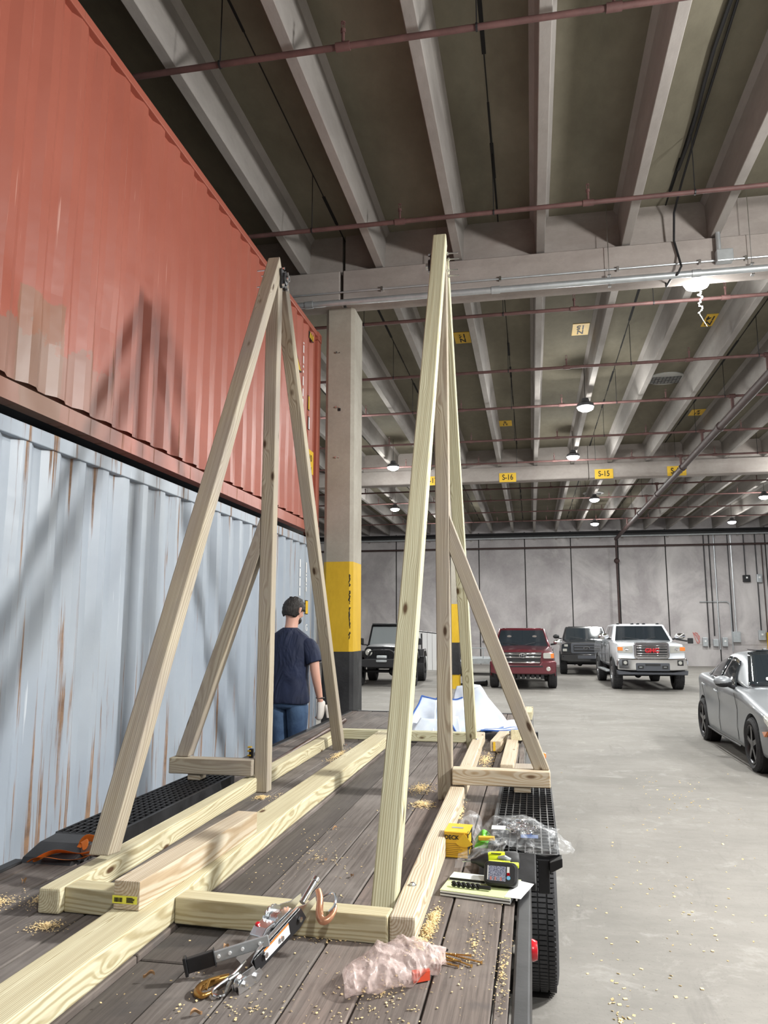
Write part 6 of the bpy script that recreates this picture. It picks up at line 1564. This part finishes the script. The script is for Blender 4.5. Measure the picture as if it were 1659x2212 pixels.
wheels(jp, [(s_ * 0.86, y) for s_ in (1, -1) for y in (0.75, 3.2)], 0.44, 0.30, 0.22, M['darkrim'], True)
t = thing('rack_frame', 'black steel frame standing behind the off-roader', 'frame', (-4.2, 29, 0))
MB().tube([(-4.32, 29, 0), (-4.32, 29, 1.62), (-4.12, 29, 1.62), (-4.12, 29, 0)], 0.035, 4).build('tube', M['dark'], t)

# ---- silver sedan
sv = plain('sedan_silver', (0.27, 0.285, 0.305), 0.42, 0.35, coat=0.45)
cx0 = 2.715 + 0.90
sd = thing('sedan', 'silver sedan with dark wheels at the right edge of the floor', 'car', (cx0, 9.85, 0), 0)
W = 0.90
def cs(y, w_, z0, zm, z1, wt, crown=0.03, tuck=0.06):
    return half(y, [(0, z0, 0), (w_ - tuck, z0, 0), (w_ - 0.02, z0 + 0.10, 0), (w_, z0 + 0.30 if z0 + 0.30 < zm else (z0 + zm) / 2, 0), (w_ - 0.035, (z0 + 0.3 + zm) / 2 + 0.06, 0), (w_ - 0.01, zm, 0), (w_ - 0.05, z1 - 0.02 if z1 - 0.02 > zm else zm + 0.01, 0), (wt, z1, 0), (0.001, z1 + crown, 0)])
b = MB()
b.loft([cs(0.0, 0.55, 0.28, 0.50, 0.56, 0.40, 0.01), cs(0.10, 0.76, 0.22, 0.58, 0.66, 0.55, 0.02), cs(0.30, 0.86, 0.19, 0.66, 0.74, 0.64, 0.03), cs(0.7, 0.90, 0.17, 0.76, 0.84, 0.70, 0.04), cs(1.25, 0.905, 0.17, 0.84, 0.94, 0.74, 0.04),
        cs(1.6, 0.90, 0.17, 0.88, 0.99, 0.76, 0.02), cs(2.6, 0.90, 0.17, 0.93, 1.01, 0.78, 0.0), cs(3.4, 0.90, 0.17, 0.97, 1.04, 0.76, 0.0), cs(3.9, 0.895, 0.18, 0.99, 1.08, 0.72, 0.01), cs(4.3, 0.87, 0.22, 0.98, 1.08, 0.70, 0.02), cs(4.5, 0.80, 0.30, 0.92, 1.04, 0.66, 0.02), cs(4.58, 0.70, 0.40, 0.80, 0.92, 0.5, 0.0)])
o = b.build('body', sv, sd, local=True, smooth=True)
m = o.modifiers.new('u', 'SUBSURF'); m.levels = 2; bpy.context.view_layer.update(); baked(o)
cm = MB(); WF, WR = 0.98, 3.86
for y in (WF, WR):
    cm.cyl((-1.2, y, 0.345), (-0.66, y, 0.345), 0.375, n=40); cm.cyl((0.66, y, 0.345), (1.2, y, 0.345), 0.375, n=40)
cut(o, cm)
if len(o.data.materials) == 0: o.data.materials.append(sv)
for p in o.data.polygons: p.use_smooth = True
o.data.set_sharp_from_angle(angle=math.radians(40))
# greenhouse as a smooth loft
def gs(y, wb_, zb, wt, zt):
    zt = max(zt, zb + 0.02)
    return half(y, [(0, zb, 0), (wb_, zb, 0), (wb_ * 0.5 + wt * 0.5 + 0.02, (zb + zt) / 2, 0), (wt + 0.02, zt - 0.05 if zt - zb > 0.12 else (zb + zt) / 2, 0), (wt * 0.85, zt, 0), (0.001, zt + 0.015, 0)])
G = [(1.52, 0.74, 0.92, 0.68, 0.96), (1.9, 0.79, 0.95, 0.62, 1.18), (2.3, 0.82, 0.97, 0.56, 1.40), (2.6, 0.82, 0.97, 0.55, 1.455), (3.0, 0.82, 0.98, 0.55, 1.465), (3.4, 0.81, 1.0, 0.54, 1.42), (3.8, 0.78, 1.02, 0.54, 1.29), (4.2, 0.72, 1.04, 0.56, 1.11)]
b = MB(); b.loft([gs(*a) for a in G]); o = b.build('cabin', sv, sd, local=True, smooth=True, sub=2)
# glazing: strips riding just outside the cabin
def gp(i_, f, off=0.012):
    """point on cabin side at fractional section i_, height fraction f"""
    k = min(int(i_), len(G) - 2); r_ = i_ - k
    a = [G[k][j] * (1 - r_) + G[k + 1][j] * r_ for j in range(5)]
    return Vector(((a[1] * (1 - f) + (a[3] + 0.02) * f) + off + 0.018 * math.sin(PI * f), a[0], a[2] + (a[4] - 0.05 - a[2]) * f))
for s_ in (1, -1):
    for (i0, i1, j0, j1, nm_) in ((1.15, 3.45, 2.15, 3.45, 'side_window'), (3.60, 5.45, 3.60, 5.0, 'side_window'), (5.58, 6.35, 5.15, 5.5, 'quarter_window')):
        # bottom runs i0..i1, top runs j0..j1
        def fn(u, v, s_=s_):
            p = gp((i0 * (1 - v) + j0 * v) * (1 - u) + (i1 * (1 - v) + j1 * v) * u, 0.12 + 0.80 * v)
            return (s_ * p.x, p.y, p.z)
        MB().grid(fn, 10, 6).build(nm_, M['glass'], sd, local=True, smooth=True, solid=0.006)
    b = MB(); b.tube([tuple(Vector((s_ * gp(i / 4, 0.06, 0.016).x, gp(i / 4, 0.06).y, gp(i / 4, 0.06).z))) for i in range(4, 26)], 0.008, 6); b.build('window_trim', M['chrome'], sd, local=True, smooth=True)
def ws(u, v):
    y = 1.62 + (2.34 - 1.62) * v; z = 0.985 + (1.415 - 0.985) * v; w_ = 0.71 + (0.52 - 0.71) * v
    return ((u - .5) * 2 * w_, y - 0.05 + 0.09 * (abs(u - .5) * 2) ** 2 * (1 - v * 0.4), z + 0.060 - 0.02 * (abs(u - .5) * 2) ** 2)
MB().grid(ws, 12, 8).build('windscreen', M['glass'], sd, local=True, smooth=True, solid=0.008)
add(sd, MB().box(-0.33, 0.33, 2.62, 3.1, 1.468, 1.486), 'sunroof', M['glass'], bevel=0.006)
add(sd, MB().prism([(3.32, 1.44), (3.40, 1.50), (3.48, 1.43)], 'x', -0.02, 0.02), 'antenna', sv, bevel=0.008)
for s_ in (1, -1):
    b = MB(); b.ball((s_ * 1.0, 1.86, 1.07), (0.12, 0.09, 0.075), 18, 12); mo_ = b.build('mirror', sv, sd, local=True, smooth=True)
    b = MB(); b.ball((s_ * 0.99, 1.862, 1.045), (0.118, 0.088, 0.062), 18, 12); b.tube([(s_ * 0.93, 1.87, 1.02), (s_ * 0.84, 1.90, 0.98)], 0.03, 8); b.build('mirror_base', M['black'], sd, local=True, smooth=True)
    b = MB()
    for y in (2.72, 3.55): b.tube([(s_ * 0.915, y - 0.09, 0.865 + (y - 2.7) * 0.05), (s_ * 0.930, y, 0.875 + (y - 2.7) * 0.05), (s_ * 0.915, y + 0.09, 0.885 + (y - 2.7) * 0.05)], 0.014, 8)
    b.build('door_handle', sv, sd, local=True, smooth=True)
    for y0_, tl in ((1.62, 0.10), (2.66, 0.06), (3.62, 0.16)):
        b = MB(); b.tube([(s_ * 0.887, y0_, 0.30), (s_ * 0.899, y0_ + 0.01, 0.48), (s_ * 0.878, y0_ + tl * 0.5, 0.70), (s_ * 0.895, y0_ + tl, 0.92)], 0.0028, 5); b.build('door_gap', M['darkgap'], sd, local=True)
    b = MB(); b.tube([(s_ * 0.905, 1.45, 0.245), (s_ * 0.908, 2.6, 0.25), (s_ * 0.905, 3.4, 0.27)], 0.014, 6); b.build('sill', M['black'], sd, local=True, smooth=True)
    b = MB(); b.prism([(0.28, 0.58), (0.50, 0.55), (0.42, 0.50)], 'x', s_ * 0.855, s_ * 0.888); b.build('side_marker', M['amber'], sd, local=True)
    b = MB(); b.prism([(0.08, 0.62), (0.20, 0.68), (0.52, 0.75), (0.45, 0.66), (0.12, 0.56)], 'x', s_ * 0.70, s_ * 0.868); b.build('headlamp', M['headlamp'], sd, local=True, bevel=0.015, smooth=True)
    for y in (WF, WR):
        b = MB(); b.lathe([(0.372, -0.06), (0.372, -0.22), (0.05, -0.22)], (s_ * 0.90, y, 0.345), (s_, 0, 0), 28); b.build('wheel_well', M['darkgap'], sd, local=True)
add(sd, MB().prism([(-0.5, 0.52), (0.5, 0.52), (0.6, 0.30), (-0.6, 0.30)], 'y', -0.01, 0.08), 'grille', M['black'])
wheels(sd, [(s_ * (W - 0.095), y) for s_ in (1, -1) for y in (WF, WR)], 0.335, 0.21, 0.245, M['sedanrim'])
b = MB(); b.tube([(-0.5, 1.70, 1.06), (0.1, 1.66, 1.05)], 0.008, 5); add(sd, b, 'wiper', M['black'])
b = MB(); b.prism([(x - 0.38, z + 1.12) for x, z in rrect(0.10, 0.022, 0.015)], 'y', 1.66, 1.665, Matrix.Identity(4)); add(sd, b, 'windscreen_tag', M['white'])
b = MB(); b.box(-0.7, 0.7, 0.4, 4.2, 0.14, 0.25); add(sd, b, 'underbody', M['black'])

# utility trailer behind the red pickup
t = thing('utility_trailer', 'grey mesh-sided utility trailer partly hidden behind the right timber brace', 'trailer', (-2.0, 30.5, 0))
MB().box(-3.2, -0.9, 30.4, 32.5, 0.45, 0.66).build('bed', M['galv'], t, bevel=0.01)
b = MB()
for x in (-3.2, -2.5, -1.9, -1.4, -0.95): b.cyl((x, 30.42, 0.66), (x, 30.42, 1.05), 0.02, n=6)
b.tube([(-3.2, 30.42, 1.05), (-0.95, 30.42, 1.05)], 0.02, 6); b.build('rail', M['galv'], t)
b = MB(); tyre(b, (-2.75, 30.3, 0.36), 0.36, 0.2, 0.2); b.build('wheel', M['rubber'], t, smooth=True)
b = MB(); b.tube([(-2.75, 30.3 + 0.42 * math.cos(a * PI / 10), 0.36 + 0.42 * math.sin(a * PI / 10)) for a in range(11)], 0.03, 6); b.build('mudguard', M['galv'], t)
b = MB(); b.tube([(-2.5, 25.3, 0.02), (-2.1, 25.2, 0.045), (-1.75, 25.0, 0.085), (-1.46, 24.9, 0.10)], [0.018, 0.04, 0.08, 0.095], 10); o = b.build('exhaust_hose', M['dark'], None, smooth=True); tag(o, 'dark tapered hose lying on the floor beside the red truck', 'hose')
